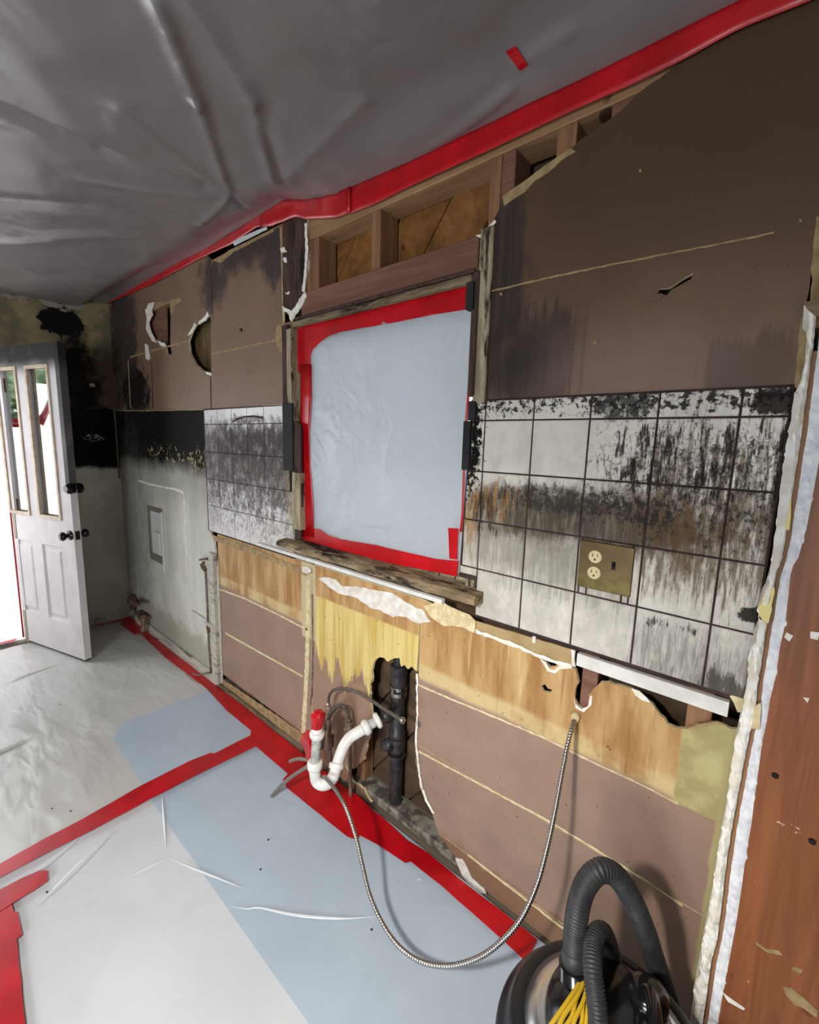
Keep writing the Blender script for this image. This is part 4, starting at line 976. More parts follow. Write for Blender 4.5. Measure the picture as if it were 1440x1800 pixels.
# blue-grey area of the floor, drawn as raised sheets (convex quad split at the joint)
b1 = fp((198, 1300), (215, 1275), (365, 1216), (398, 1248), (470, 1302), (300, 1435))
floor_sheet('plastic_sheet', [b1[0], b1[1], b1[2], (b1[2][0]+0.10, -0.006), (jA.x+0.01, -0.006), tuple(FL(262, 1402).xy)], 0.010, M['pl_floor2'], 'small blue-grey area of the floor plastic between the wall and the taped seam', 0.003, 0.025)
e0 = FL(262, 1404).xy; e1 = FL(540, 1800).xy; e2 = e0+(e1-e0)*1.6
floor_sheet('plastic_sheet', [tuple(e0), (jA.x, -0.006), (0.94, -0.006), (0.94, e2.y), tuple(e2)], 0.007, M['pl_floor2'], 'long blue-grey area of the floor plastic running along the wall under the looped steel hose', 0.003, 0.025)
sheets = [o for o in bpy.data.objects if o.name.startswith('plastic_sheet')]
def crease(px, z, host, m, wd=0.004, h=0.003):
    P, _ = resample(catmull([FL(a, b, z) for a, b in px], 6), 0.02); bm = bmesh.new(); prev = None; n = len(P)
    for i, q in enumerate(P):
        t = (P[min(i+1, n-1)]-P[max(i-1, 0)]).normalized(); s = Vector((-t.y, t.x, 0)); k = max(0.08, math.sin(math.pi*i/(n-1)))
        row = [bm.verts.new(q-s*wd*k*1.6), bm.verts.new(q-s*wd*0.3*k+Vector((0, 0, h*k))), bm.verts.new(q+s*wd*0.3*k+Vector((0, 0, h*k))), bm.verts.new(q+s*wd*k*1.6)]
        if prev:
            for j in range(3): bm.faces.new([prev[j], row[j], row[j+1], prev[j+1]])
        prev = row
    o = obj('crease', bm, m, host, smooth=True); return o
sh_far, sh_near, sh_b1, sh_b2 = sheets[-4:]
crease([(285, 1395), (290, 1460), (292, 1495)], 0.0105, sh_b2, M['pl_floor3'], 0.003)
crease([(405, 1593), (440, 1598), (455, 1595), (520, 1608), (600, 1614), (665, 1611)], 0.0105, sh_b2, M['pl_floor3'], 0.0035, 0.004)
crease([(300, 1510), (350, 1530), (430, 1562)], 0.0105, sh_b2, M['pl_floor3'], 0.003)
crease([(733, 1548), (742, 1543)], 0.0105, sh_b2, M['pl_floor3'], 0.003)
crease([(225, 1542), (260, 1524), (298, 1506)], 0.0065, sh_near, M['pl_floor3'], 0.005, 0.002)
crease([(20, 1562), (80, 1520), (150, 1462)], 0.0065, sh_near, M['pl_floor3'], 0.008, 0.006)
crease([(60, 1598), (130, 1530), (200, 1462)], 0.0065, sh_near, M['pl_floor3'], 0.008, 0.005)
crease([(0, 1205), (60, 1181), (112, 1164)], 0.010, sh_far, M['pl_floor'], 0.006, 0.005)
crease([(-40, 1340), (0, 1321), (60, 1295)], 0.010, sh_far, M['pl_floor'], 0.008, 0.008)
def floor_tape(px, z, label, amp=0.0008, nm='red_tape', step=0.04, lab=True):
    o = floor_slab(nm, px, z, 0.0008, M['tape'], None, amp, step); return tag(o, label, 'tape')
ZT = 0.0150
floor_tape([(225, 1081), (236, 1090), (255, 1106), (295, 1140), (342, 1175), (388, 1211), (430, 1243), (448, 1257), (470, 1306), (445, 1287), (400, 1250), (361, 1208), (294, 1158), (247, 1114), (236, 1115), (211, 1097)], ZT, 'red floor tape at the foot of the sooty wall, between far corner and taped seam', 0.001)
floor_tape([(448, 1257), (490, 1291), (531, 1323), (560, 1346), (600, 1378), (636, 1404), (650, 1418), (668, 1434), (640, 1458), (627, 1476), (610, 1470), (504, 1384), (497, 1370), (506, 1360), (448, 1310), (440, 1290)], ZT+0.0010, 'broad red floor tape under the white drain trap', 0.001)
floor_tape([(640, 1420), (668, 1432), (715, 1476), (751, 1498), (829, 1562), (880, 1600), (926, 1636), (945, 1652), (925, 1690), (907, 1673), (850, 1622), (780, 1560), (722, 1514), (712, 1517), (660, 1482), (622, 1462)], ZT+0.0020, 'red floor tape along the torn wall bottom beside the black vacuum', 0.001)
floor_tape([(447, 1289), (377, 1324), (370, 1323), (334, 1337), (249, 1380), (146, 1439), (80, 1473), (0, 1518), (-90, 1566), (-90, 1590), (0, 1542), (80, 1500), (156, 1462), (264, 1404), (350, 1360), (450, 1311)], ZT+0.0028, 'long straight red tape strip crossing the floor away from the wall', 0.0008)
floor_tape([(-30, 1578), (0, 1563), (40, 1542), (70, 1530), (84, 1530), (84, 1548), (60, 1564), (21, 1588), (0, 1602), (-30, 1618)], ZT+0.0016, 'short torn red tape piece on the floor by the left edge of the view', 0.001)
floor_tape([(-90, 1600), (-20, 1592), (21, 1588), (25, 1604), (31, 1602), (39, 1643), (29, 1650), (36, 1720), (45, 1800), (53, 1880), (-90, 1880)], ZT, 'wide red tape in the near left corner of the floor', 0.001)
o = floor_slab('red_tape', [(160, 1092), (200, 1084), (224, 1080), (232, 1088), (196, 1093), (161, 1101)], ZT+0.001, 0.0008, M['tape'], None, 0.0008); tag(o, 'short red floor tape along the far wall behind the open door', 'tape')
o = floor_slab('red_tape', [(-40, 1133), (0, 1124), (26, 1117), (30, 1122), (24, 1128), (0, 1132), (-40, 1146)], ZT+0.001, 0.0008, M['tape'], None, 0.0008); tag(o, 'red floor tape across the bright doorway threshold', 'tape')

# doorway sheet with its tape, and the yard outside
dsx = XL-0.10
def dtop(y): return 1.545 if y > -0.93 else min(2.0, 1.545+(-0.93-y)*1.75)
bm = bmesh.new(); g = [[bm.verts.new((dsx+noise.noise(Vector((0, y*4, z*3)))*0.004, y, z*dtop(y))) for z in [i/30 for i in range(31)]] for y in [DY0+(DY1-DY0)*j/40 for j in range(41)]]
for i in range(40):
    for j in range(30): bm.faces.new([g[i][j], g[i+1][j], g[i+1][j+1], g[i][j+1]])
tag(obj('plastic_sheet', bm, M['pl_door'], smooth=True, flip=False), 'bright plastic sheet hung in the doorway left of the open door', 'plastic sheet')
def ytape(y0, z0, y1, z1, wd, x, label):
    d = Vector((0, y1-y0, z1-z0)).normalized(); n = Vector((0, -d.z, d.y))*wd/2; a = Vector((x, y0, z0)); b = Vector((x, y1, z1))
    A = [a.lerp(b, i/6)+n for i in range(7)]; B = [a.lerp(b, i/6)-n for i in range(7)]
    return tag(ribbon('red_tape', A, B, M['tape'], None, 0.001, 2, 0.001, 5), label, 'tape')
ytape(DY1-0.012, 0.02, DY1-0.006, 1.5, 0.010, dsx+0.02, 'upright red tape on the doorway plastic beside the door hinges')
ytape(DY1-0.005, 1.56, -0.93, 1.56, 0.06, dsx+0.02, 'level red tape on the doorway plastic, seen mirrored in the left door glass')
ytape(-0.93, 1.56, -1.18, 1.99, 0.06, dsx+0.023, 'slanting red tape on the doorway plastic, seen mirrored in the right door glass')
rh = random.Random(21); bm = bmesh.new()
for k in range(9000):
    u = rh.uniform(-6.0, -1.5); z = rh.uniform(1.3, 3.3); x = -5.6-abs(noise.noise(Vector((u*1.3, z*1.3, 4))))*1.4-rh.uniform(0, 0.25); s = rh.uniform(0.09, 0.17)
    q = Matrix.Rotation(rh.uniform(0, 6.28), 3, 'X') @ Matrix.Rotation(rh.uniform(-0.9, 0.9), 3, 'Y'); p0 = Vector((x, u, z))
    bm.faces.new([bm.verts.new(p0+q @ Vector(v)) for v in ((0, -s*0.5, 0), (0.01, 0, s), (0, s*0.5, 0), (0.01, 0, -s))])
hd = obj('hedge', bm, M['leaf'], flip=False); tag(hd, 'pale green hedge outside the doorway, seen mirrored in the door glass', 'hedge', kind='stuff')
tag(box('ground', (-9.0, -7, -0.12), (-4.2, 4, -0.02), M['outside']), kind='structure')

# ================================================================ DOOR
Wd = (F0-Hg).length; du = dd.normalized(); dn = Vector((du.y, -du.x, 0))
door = tag(empty('door_1', Hg), kind='structure')
Mx = Matrix(((du.x, -dn.x, 0, Hg.x), (du.y, -dn.y, 0, Hg.y), (0, 0, 1, 0), (0, 0, 0, 1)))   # local: u along the leaf, v away from camera side, z
def dpx(px, py, v=0.0):
    d = ray(px, py); p0 = Hg-dn*v; t = (p0-CAM).dot(dn)/d.dot(dn); P = CAM+d*t; return (P-Hg).dot(du), P.z
def dslab(name, loops, v0, th, mats, parent): return slab2(name, loops, 0, th, mats, parent, to3=lambda u, v, d: Mx @ Vector((u, v0+d, v)))
def dbox(name, lo, hi, mat, parent, bev=0.0):
    bm = bmesh.new(); b2 = bmesh.new(); box_bm(b2, lo, hi, 0, bev); join(bm, b2, 0, Mx); return obj(name, bm, mat, parent)
TH = 0.042; DB, DT = 0.022, 2.035
def rectpx(a, b, c, d):
    P = [dpx(*q) for q in (a, b, c, d)]; u0 = (P[0][0]+P[3][0])/2; u1 = (P[1][0]+P[2][0])/2; z1 = (P[0][1]+P[1][1])/2; z0 = (P[2][1]+P[3][1])/2; return u0, u1, z0, z1
L2 = rectpx((47, 645), (83, 645), (107, 912), (70, 905)); L1w = L2[1]-L2[0]
L1r = dpx(53, 905)[0]; L1 = (L1r-L1w, L1r, L2[2], L2[3])
P2 = rectpx((74, 956), (109, 962), (121, 1096), (86, 1087)); P1r = dpx(63, 1010)[0]; P1 = (P1r-(P2[1]-P2[0]), P1r, P2[2], P2[3])
def rl(r, g=0): return [(r[0]-g, r[2]-g), (r[1]+g, r[2]-g), (r[1]+g, r[3]+g), (r[0]-g, r[3]+g)]
leaf = dslab('leaf', [[(0, DB), (Wd, DB), (Wd, DT), (0, DT)], rl(L1), rl(L2), rl(P1), rl(P2)], 0, TH, M['door'], door)
for r in (P1, P2):
    pn = bmesh.new(); a, b, c, d = r; lv = [(0, 0.0), (0.012, 0.011), (0.028, 0.011), (0.042, 0.004)]; rings = []
    for g_, v in lv: rings.append([pn.verts.new(Mx @ Vector((x, v+0.0005, z))) for x, z in ((a+g_, c+g_), (b-g_, c+g_), (b-g_, d-g_), (a+g_, d-g_))])
    for A_, B_ in zip(rings, rings[1:]):
        for k in range(4): pn.faces.new([A_[k], A_[(k+1) % 4], B_[(k+1) % 4], B_[k]])
    pn.faces.new(rings[-1]); bk = [pn.verts.new(Mx @ Vector((x, TH-0.004, z))) for x, z in ((a, c), (b, c), (b, d), (a, d))]
    for k in range(4): pn.faces.new([rings[0][k], rings[0][(k+1) % 4], bk[(k+1) % 4], bk[k]])
    pn.faces.new(bk[::-1]); obj('panel', pn, M['door'], door)
for r in (L1, L2):
    gf = dslab('glazing_bead', [rl(r, 0.012), rl(r, -0.008)], -0.008, 0.014, M['doortrim'], door)
    dslab('glass_pane', [rl(r, -0.004)], 0.018, 0.004, M['glass'], door)
def dcyl(name, u, z, v0, v1, prof, mat, parent):
    a = Mx @ Vector((u, v0, z)); b = Mx @ Vector((u, v1, z)); return cyl(name, a, b, 0.02, mat, parent, 20, prof=prof)
ku, kz = dpx(124, 941); bu, bz = dpx(124, 859)
KP = [(0, 0.031), (0.08, 0.031), (0.14, 0.014), (0.45, 0.012), (0.55, 0.024), (0.75, 0.029), (0.92, 0.024), (1.0, 0.010)]
kn = dcyl('door_knob', ku, kz, 0, -0.062, KP, M['knob'], door); kn2 = dcyl('door_knob', ku, kz, TH, TH+0.062, KP, M['knob'], door)
dcyl('deadbolt', bu, bz, 0, -0.03, [(0, 0.034), (0.5, 0.033), (0.8, 0.024), (1, 0.022)], M['knob'], door); dcyl('deadbolt', bu, bz, TH, TH+0.02, [(0, 0.033), (1, 0.030)], M['knob'], door)
dbox('latch_plate', (Wd-0.001, 0.008, kz-0.028), (Wd+0.0015, TH-0.008, kz+0.028), M['knob'], door)
dbox('latch_plate', (Wd-0.001, 0.008, bz-0.028), (Wd+0.0015, TH-0.008, bz+0.028), M['knob'], door)
dbox('bottom_sweep', (0.004, 0.004, 0.012), (Wd-0.002, TH-0.004, DB+0.004), M['knob'], door)
for hz in (0.25, 1.0, 1.8): dbox('hinge', (-0.014, TH*0.3, hz-0.045), (0.004, TH*0.9, hz+0.045), M['rust'], door, 0.002)
for q in ((116, 733), (119, 780)):
    u, z = dpx(*q); dcyl('nail_hole', u, z, 0.0005, -0.0008, [(0, 0.004), (1, 0.004)], M['slot'], door)
# ================================================================ THINGS ON THE WALL
# outlet and switch plate
sp = thing('switch_plate', 'tarnished brass double plate with outlet and switch on the sooty white tiles', 'outlet', (PX0, -0.003, PZ0))
cp = [(1023.5, 947), (1115, 963), (1108, 1048), (1017.5, 1031)]
c3 = [(X(a, b), Z(a, b)) for a, b in cp]
cx = sum(p[0] for p in c3)/4; cz = sum(p[1] for p in c3)/4
hw, hh = (PX1-PX0)/2, (c3[0][1]-c3[3][1]+c3[1][1]-c3[2][1])/4
bm = bmesh.new(); box_bm(bm, (cx-hw, -0.0055, cz-hh), (cx+hw, 0.0, cz+hh), 0, 0.0022); obj('cover_plate', bm, M['brass'], sp)
for px in ((1048, 978), (1046, 1006)):
    x, z = X(*px), Z(*px)
    rcp = cyl('receptacle', (x, -0.004, z), (x, -0.0085, z), 0.0165, M['ivory'], sp, 24, prof=[(0, 0.0165), (0.8, 0.0165), (1, 0.0150)])
    box('outlet_slot', (x-0.0072, -0.0088, z-0.0005), (x-0.0052, -0.0084, z+0.0085), M['slot'], rcp); box('outlet_slot', (x+0.0052, -0.0088, z+0.0005), (x+0.0070, -0.0084, z+0.0075), M['slot'], rcp)
    cyl('ground_hole', (x, -0.0084, z-0.007), (x, -0.0089, z-0.007), 0.0026, M['slot'], rcp, 12)
x, z = X(1080, 994), Z(1080, 994)
box('switch_slot', (x-0.0045, -0.0060, z-0.011), (x+0.0045, -0.0054, z+0.011), M['slot'], sp)
cyl('switch_toggle', (x, -0.004, z-0.002), (x, -0.016, z+0.006), 0.0035, M['slot'], sp, 10, 0.003)
for dz in (0.024, -0.024, -0.012): cyl('screw', (x, -0.0052, z+dz), (x, -0.0066, z+dz), 0.0032, M['brass'], sp, 12)
cyl('screw', (X(1047, 992), -0.0052, Z(1047, 992)), (X(1047, 992), -0.0064, Z(1047, 992)), 0.0024, M['brass'], sp, 10)

# recessed box on the sooty wall
rb_ = thing('wall_box', 'white recessed plastic box set in the grey sooty wall between corner and tiles', 'wall box', (X(274, 970), 0, Z(274, 988)))
bx = (X(262, 930), X(287, 950), Z(272, 985), Z(272, 892))
slab2('frame', [[(bx[0], bx[2]), (bx[1], bx[2]), (bx[1], bx[3]), (bx[0], bx[3])], [(bx[0]+0.03, bx[2]+0.05), (bx[1]-0.02, bx[2]+0.05), (bx[1]-0.02, bx[3]-0.03), (bx[0]+0.03, bx[3]-0.03)]], -0.004, 0.010, M['boxdark'], rb_)
box('box_back', (bx[0]+0.03, 0.0045, bx[2]+0.05), (bx[1]-0.02, 0.0055, bx[3]-0.03), M['boxwhite'], rb_)
box('trim_edge', (bx[1]-0.012, -0.008, bx[2]-0.05), (bx[1]+0.006, 0.004, bx[3]-0.02), M['boxwhite'], rb_, 0.001)
box('small_cover', (bx[0]+0.10, -0.010, bx[2]+0.06), (bx[1]-0.05, 0.004, bx[2]+0.22), M['boxwhite'], rb_, 0.002)

# gas line with shutoff on the left
gp = thing('wall_pipe', 'thin old pipe with rusty shutoff running down the sooty wall beside the white post strip', 'pipe', (X(362, 1190), -0.02, 0.02))
tube('pipe', [W(361, 1002, -0.015), W(364, 1060, -0.015), W(367, 1130, -0.015), W(371, 1182, -0.015)], 0.006, M['oldpipe'], gp, 8, 3)
cyl('shutoff', W(358, 988, -0.005), W(361, 1004, -0.018), 0.014, M['rust'], gp, 12, prof=[(0, 0.010), (0.2, 0.016), (0.5, 0.012), (0.8, 0.015), (1, 0.008)])
cyl('handle', W(351, 984, -0.02), W(364, 982, -0.02), 0.006, M['rust'], gp, 8); cyl('handle', W(353, 991, -0.025), W(356, 1000, -0.02), 0.006, M['rust'], gp, 8)
cyl('coupling', W(366, 1100, -0.015), W(367, 1112, -0.015), 0.011, M['rust'], gp, 10)
tube('drip_leg', [W(371, 1182, -0.015), W(360, 1184, -0.03), W(348, 1187, -0.04), W(339, 1184, -0.045)], 0.006, M['oldpipe'], gp, 8, 4)
ps = thing('post_strip', 'pale painted wooden strips standing upright at the left end of the lath boards', 'wood strip', (X(380, 1200), 0, 0.02))
bm = bmesh.new(); box_bm(bm, (X(371, 1180), -0.010, 0.03), (X(377, 1190), 0.008, Z(368, 985)), 0, 0.002); obj('strip', bm, M['whitebase'], ps)
bm = bmesh.new(); box_bm(bm, (X(379, 1190), -0.016, 0.03), (X(387, 1200), 0.010, Z(376, 972)), 0, 0.002); obj('strip', bm, M['whitebase'], ps)
box('clip', (X(366, 1100), -0.02, Z(372, 1100)), (X(381, 1100), -0.016, Z(372, 1093)), M['whitebase'], ps)
# corner fittings
cf = thing('water_valve', 'corroded water valve sticking out low in the far corner', 'valve', (-3.25, -0.03, 0.1))
cyl('escutcheon', W(236, 1055, 0.0), W(236, 1058, -0.03), 0.035, M['rust'], cf, 16, prof=[(0, 0.05), (0.4, 0.045), (0.6, 0.022), (1, 0.02)])
cyl('stem', W(236, 1058, -0.02), W(240, 1062, -0.09), 0.017, M['rust'], cf, 12); cyl('handle', W(230, 1056, -0.09), W(246, 1064, -0.09), 0.012, M['rust'], cf, 10)
cyl('pipe_stub', W(233, 1080, -0.03), W(232, 1052, -0.03), 0.018, M['rubble'], cf, 10)
cf2 = thing('pipe_stub', 'short corroded pipe stub with nut rising from the red floor tape near the far corner', 'pipe', (X(252, 1100), -0.03, 0.02))
cyl('nut', W(252, 1088, -0.05), W(247, 1078, -0.01), 0.026, M['rust'], cf2, 6, prof=[(0, 0.03), (1, 0.03)]); cyl('pipe', W(252, 1110, -0.06), W(252, 1086, -0.05), 0.016, M['oldpipe'], cf2, 12)
cyl('stem', W(247, 1078, -0.01), W(262, 1086, -0.02), 0.012, M['rust'], cf2, 8)

# ---- drain stack in the opening
ds = thing('drain_stack', 'black drain pipe with clamped couplings standing inside the torn wall opening', 'drain pipe', W(683, 1440, 0.062))
YD = 0.062
def D(px, py, y=YD): return W(px, py, y)
ptop, pbot = D(703, 1150), D(682, 1452)
xp = D(700, 1230).x; 
def V(z, y=YD, dx=0): return Vector((xp+dx, y, z))
zt = lambda py: Z(700, py, YD)
cyl('pipe', V(zt(1215)), V(zt(1140)), 0.021, M['abs'], ds, 20)
cyl('coupling', V(zt(1204)), V(zt(1168)), 0.032, M['abs'], ds, 24, prof=[(0, 0.03), (0.05, 0.033), (0.45, 0.033), (0.5, 0.030), (0.55, 0.033), (0.95, 0.033), (1, 0.03)])
for p in (1172, 1206, 1216): cyl('clamp_band', V(zt(p+3)), V(zt(p-3)), 0.0345, M['steel'] if p != 1172 else M['abs'], ds, 24)
cyl('screw', V(zt(1206), YD-0.032, 0.012)+Vector((0, 0, 0.0)), V(zt(1206), YD-0.05, 0.014), 0.006, M['steel'], ds, 8)
cyl('tee', V(zt(1296)), V(zt(1212)), 0.028, M['abs'], ds, 24, prof=[(0, 0.034), (0.12, 0.034), (0.14, 0.028), (0.8, 0.028), (0.82, 0.033), (1, 0.033)])
tube('tee_branch', [V(zt(1252)), V(zt(1254), YD-0.03, -0.02), W(682, 1258, 0.012), W(674, 1261, -0.004)], 0.025, M['abs'], ds, 18, 6)
zc_ = Z(690, 1305, YD)
cyl('lower_pipe', V(0.036), V(zc_), 0.026, M['abs'], ds, 20)
cyl('cleanout', V(zc_+0.05), V(zc_-0.03), 0.03, M['abs'], ds, 24, prof=[(0, 0.033), (0.25, 0.034), (0.75, 0.034), (1, 0.030)])
cyl('cleanout_plug', V(zc_+0.01, YD-0.02, -0.01), V(zc_+0.012, YD-0.058, -0.035), 0.022, M['abs'], ds, 20, prof=[(0, 0.024), (0.6, 0.025), (0.62, 0.019), (1, 0.019)])
cyl('clamp_band', V(zc_-0.045), V(zc_-0.033), 0.0355, M['abs'], ds, 24)

# ---- white trap
tr = thing('drain_trap', 'white plastic sink trap hanging from the black drain pipe', 'sink trap', W(600, 1330, -0.2))
arm = [W(672, 1262, -0.005), W(662, 1267, -0.03), W(648, 1275, -0.055)]
cyl('slip_nut', W(668, 1264, -0.015), W(660, 1269, -0.032), 0.03, M['pvc'], tr, 12, prof=[(0, 0.026), (0.2, 0.031), (0.8, 0.031), (1, 0.024)])
cyl('tailpiece', W(664, 1266, -0.02), W(642, 1279, -0.068), 0.019, M['pvc_print'], tr, 20)
for a in range(3): pass
cyl('slip_nut', W(650, 1275, -0.05), W(638, 1282, -0.075), 0.03, M['pvc'], tr, 12, prof=[(0, 0.024), (0.25, 0.030), (0.7, 0.031), (1, 0.022)])
arc = [W(640, 1281, -0.072), W(628, 1288, -0.092), W(615, 1297, -0.115), W(605, 1311, -0.14), W(598, 1328, -0.162), W(593, 1344, -0.18)]
tube('trap_arm', arc, 0.0215, M['pvc'], tr, 20, 8)
ub = [W(592, 1342, -0.18), W(590, 1354, -0.19), W(585, 1367, -0.20), W(576, 1377, -0.208), W(566, 1379, -0.215), W(557, 1373, -0.22), W(554, 1360, -0.225), W(553, 1345, -0.226)]
tube('trap_bend', ub, 0.0215, M['pvc'], tr, 20, 8)
cyl('slip_nut', W(591, 1352, -0.187), W(593, 1340, -0.176), 0.03, M['pvc'], tr, 12, prof=[(0, 0.023), (0.15, 0.029), (0.8, 0.030), (1, 0.024)])
cyl('slip_nut', W(554, 1352, -0.226), W(554, 1337, -0.226), 0.03, M['pvc'], tr, 12, prof=[(0, 0.023), (0.15, 0.029), (0.8, 0.030), (1, 0.024)])
cyl('tailpiece', W(554, 1345, -0.226), W(558, 1276, -0.226), 0.0175, M['pvc_print'], tr, 20)
for q0, q1, r in (((558, 1302), (558, 1292), 0.019),): pass
cyl('loose_nut', W(557, 1298, -0.226), W(558, 1286, -0.226), 0.03, M['pvc'], tr, 20, prof=[(0, 0.020), (0.2, 0.024), (0.5, 0.028), (0.85, 0.0285), (1, 0.022)])
cyl('tailpiece_rim', W(558, 1286, -0.226), W(558, 1276, -0.226), 0.021, M['pvc'], tr, 20)
# red tape wrapped over the end
bm = bmesh.new(); a = W(558, 1278, -0.226); b = W(560, 1250, -0.226); rings = []; rn = random.Random(8)
prof = [(0, 0.0225), (0.3, 0.024), (0.6, 0.026), (0.85, 0.026), (1.0, 0.016), (1.02, 0.003)]
for t, r in prof:
    rings.append([bm.verts.new(a.lerp(b, t)+Vector((math.cos(q), math.sin(q), 0))*(r*(1+rn.uniform(-0.12, 0.12)*(t > 0.1)))+Vector((0, 0, rn.uniform(-0.002, 0.002)))) for q in [2*math.pi*k/14 for k in range(14)]])
for A, B in zip(rings, rings[1:]):
    for k in range(14): bm.faces.new([A[k], A[(k+1) % 14], B[(k+1) % 14], B[k]])
bm.faces.new(rings[0][::-1]); bm.faces.new(rings[-1])
tag(obj('tape_wrap', bm, M['tape']), 'red tape wrapped as a cap over the open end of the white trap', 'tape')
# hanging red tape flag
yl = -0.215; fl = [(531, 1290), (540, 1284), (550, 1288), (556, 1300), (552, 1320), (545, 1344), (541, 1344), (536, 1322), (528, 1302)]
bm = bmesh.new(); v1 = []; v2 = []
for i, q in enumerate(fl):
    p = W(q[0], q[1], yl-0.012*math.sin(i*1.7)); v1.append(bm.verts.new(p)); v2.append(bm.verts.new(p+Vector((0.0, 0.006, 0.0))))
cc = bm.verts.new(W(543, 1308, yl-0.022)); cd = bm.verts.new(W(543, 1308, yl-0.012))
for i in range(len(fl)):
    j = (i+1) % len(fl); bm.faces.new([v1[i], v1[j], cc]); bm.faces.new([v2[j], v2[i], cd]); bm.faces.new([v1[i], v2[i], v2[j], v1[j]])
tag(obj('red_tape_flag', bm, M['tape']), 'crumpled red tape piece hanging beside the upright leg of the white trap', 'tape')

# ---- supply lines
def flex(name, label, pts, rad, mat, nut0=None, nut1=None, step=0.004, rib=0.0, pitch=0.004, cat='hose', seg=12, nutr=0.009, nutm='steel'):
    root = thing(name, label, cat, pts[0])
    P, L = resample(catmull(pts, 12), step); bm = bmesh.new()
    f = (lambda i, s: rad*(1+rib*math.sin(2*math.pi*s/pitch))) if rib else rad
    tube_bm(bm, P, f, seg); obj('hose', bm, mat, root)
    if nut0: cyl('nut', P[0]-(P[1]-P[0]).normalized()*nut0, P[0]+(P[1]-P[0]).normalized()*0.004, nutr, M[nutm], root, 6, prof=[(0, nutr), (0.6, nutr), (0.62, nutr*0.8), (1, nutr*0.7)])
    if nut1: cyl('nut', P[-1]+(P[-1]-P[-2]).normalized()*nut1, P[-1]-(P[-1]-P[-2]).normalized()*0.004, nutr, M[nutm], root, 6, prof=[(0, nutr), (0.6, nutr), (0.62, nutr*0.8), (1, nutr*0.7)])
    return root
flex('supply_hose', 'thin dark supply hose arching from left riser over the trap to the black pipe', [W(577, 1236, -0.06), W(579, 1222, -0.065), W(587, 1213, -0.075), W(603, 1210, -0.09), W(624, 1215, -0.11), W(646, 1227, -0.13), W(668, 1241, -0.14), W(690, 1255, -0.15), (W(704, 1264, -0.155))], 0.0062, M['darkbraid'], 0.02, 0.016, nutr=0.0105)
flex('supply_hose', 'short thick dark supply hose bending over between the two risers', [W(566, 1315, -0.05), W(570, 1285, -0.055), W(577, 1262, -0.06), W(588, 1246, -0.065), W(598, 1240, -0.065), W(606, 1243, -0.06), W(611, 1251, -0.05), W(613, 1262, -0.045)], 0.0085, M['darkbraid'], None, 0.016, nutr=0.011, nutm='oldpipe')
rs1 = thing('riser_pipe', 'left grimy riser pipe standing behind the white trap', 'pipe', W(575, 1390, -0.04))
P = W(577, 1238, -0.06); cyl('pipe', (P.x, P.y+0.015, 0.016), (P.x, P.y, P.z), 0.0095, M['oldpipe'], rs1, 12)
cyl('stop_valve', (P.x, P.y, P.z-0.055), (P.x, P.y, P.z-0.005), 0.014, M['oldpipe'], rs1, 14, prof=[(0, 0.011), (0.2, 0.016), (0.5, 0.013), (0.8, 0.015), (1, 0.010)])
cyl('stop_valve', (P.x, P.y+0.015, 0.20), (P.x, P.y+0.015, 0.25), 0.014, M['oldpipe'], rs1, 12)
rs2 = thing('riser_pipe', 'right grimy riser pipe with a corroded shutoff valve, between trap and wall opening', 'pipe', W(628, 1440, -0.03))
P = W(614, 1272, -0.04); cyl('pipe', (P.x, P.y+0.012, 0.016), (P.x, P.y, P.z), 0.008, M['oldpipe'], rs2, 12)
cyl('stop_valve', (P.x, P.y, P.z-0.045), (P.x, P.y, P.z+0.02), 0.016, M['oldpipe'], rs2, 14, prof=[(0, 0.010), (0.15, 0.019), (0.45, 0.020), (0.5, 0.013), (0.75, 0.014), (1, 0.009)])
cyl('valve_handle', (P.x, P.y-0.01, P.z-0.022), (P.x+0.035, P.y-0.035, P.z-0.030), 0.010, M['oldpipe'], rs2, 12, prof=[(0, 0.006), (0.5, 0.006), (0.55, 0.014), (1, 0.013)])
flex('braided_hose', 'grey braided hose sagging out over the floor to the left of the trap', [W(553, 1338, -0.19), W(541, 1347, -0.205), W(522, 1359, -0.22), W(502, 1374, -0.235), W(485, 1391, -0.245), W(474, 1406, -0.25)], 0.0075, M['braid'], None, 0.02, 0.003, 0.03, 0.006, nutr=0.0115)
flex('braided_hose', 'short grey braided hose stub curling behind the trap beside the red tape flag', [W(553, 1343, -0.19), W(540, 1336, -0.195), W(524, 1334, -0.20), W(510, 1338, -0.205)], 0.007, M['braid'], None, None, 0.003, 0.03, 0.006)

# ---- looped steel hose
flex('steel_hose', 'long ribbed steel hose looping from the stained wall down to the white trap', [W(1012, 1263, 0.004), W(1008, 1272, -0.02), W(1000, 1300, -0.06), W(990, 1348, -0.10), W(976, 1425, -0.15), W(962, 1490, -0.19), W(944, 1555, -0.23), W(916, 1615, -0.27), W(880, 1656, -0.30), W(840, 1684, -0.325), W(790, 1698, -0.35), W(742, 1691, -0.37), W(702, 1664, -0.375), W(672, 1622, -0.37), W(650, 1572, -0.355), W(636, 1515, -0.335), W(624, 1465, -0.31), W(606, 1415, -0.285), W(586, 1383, -0.26), W(569, 1364, -0.245)], 0.0062, M['flexsteel'], None, None, 0.0014, 0.13, 0.0075, seg=12)
cyl_ = cyl('hose_collar', W(1013, 1258, 0.009), W(1010, 1266, -0.008), 0.010, M['cream_seam'], wb, 12, prof=[(0, 0.014), (0.5, 0.011), (1, 0.009)])

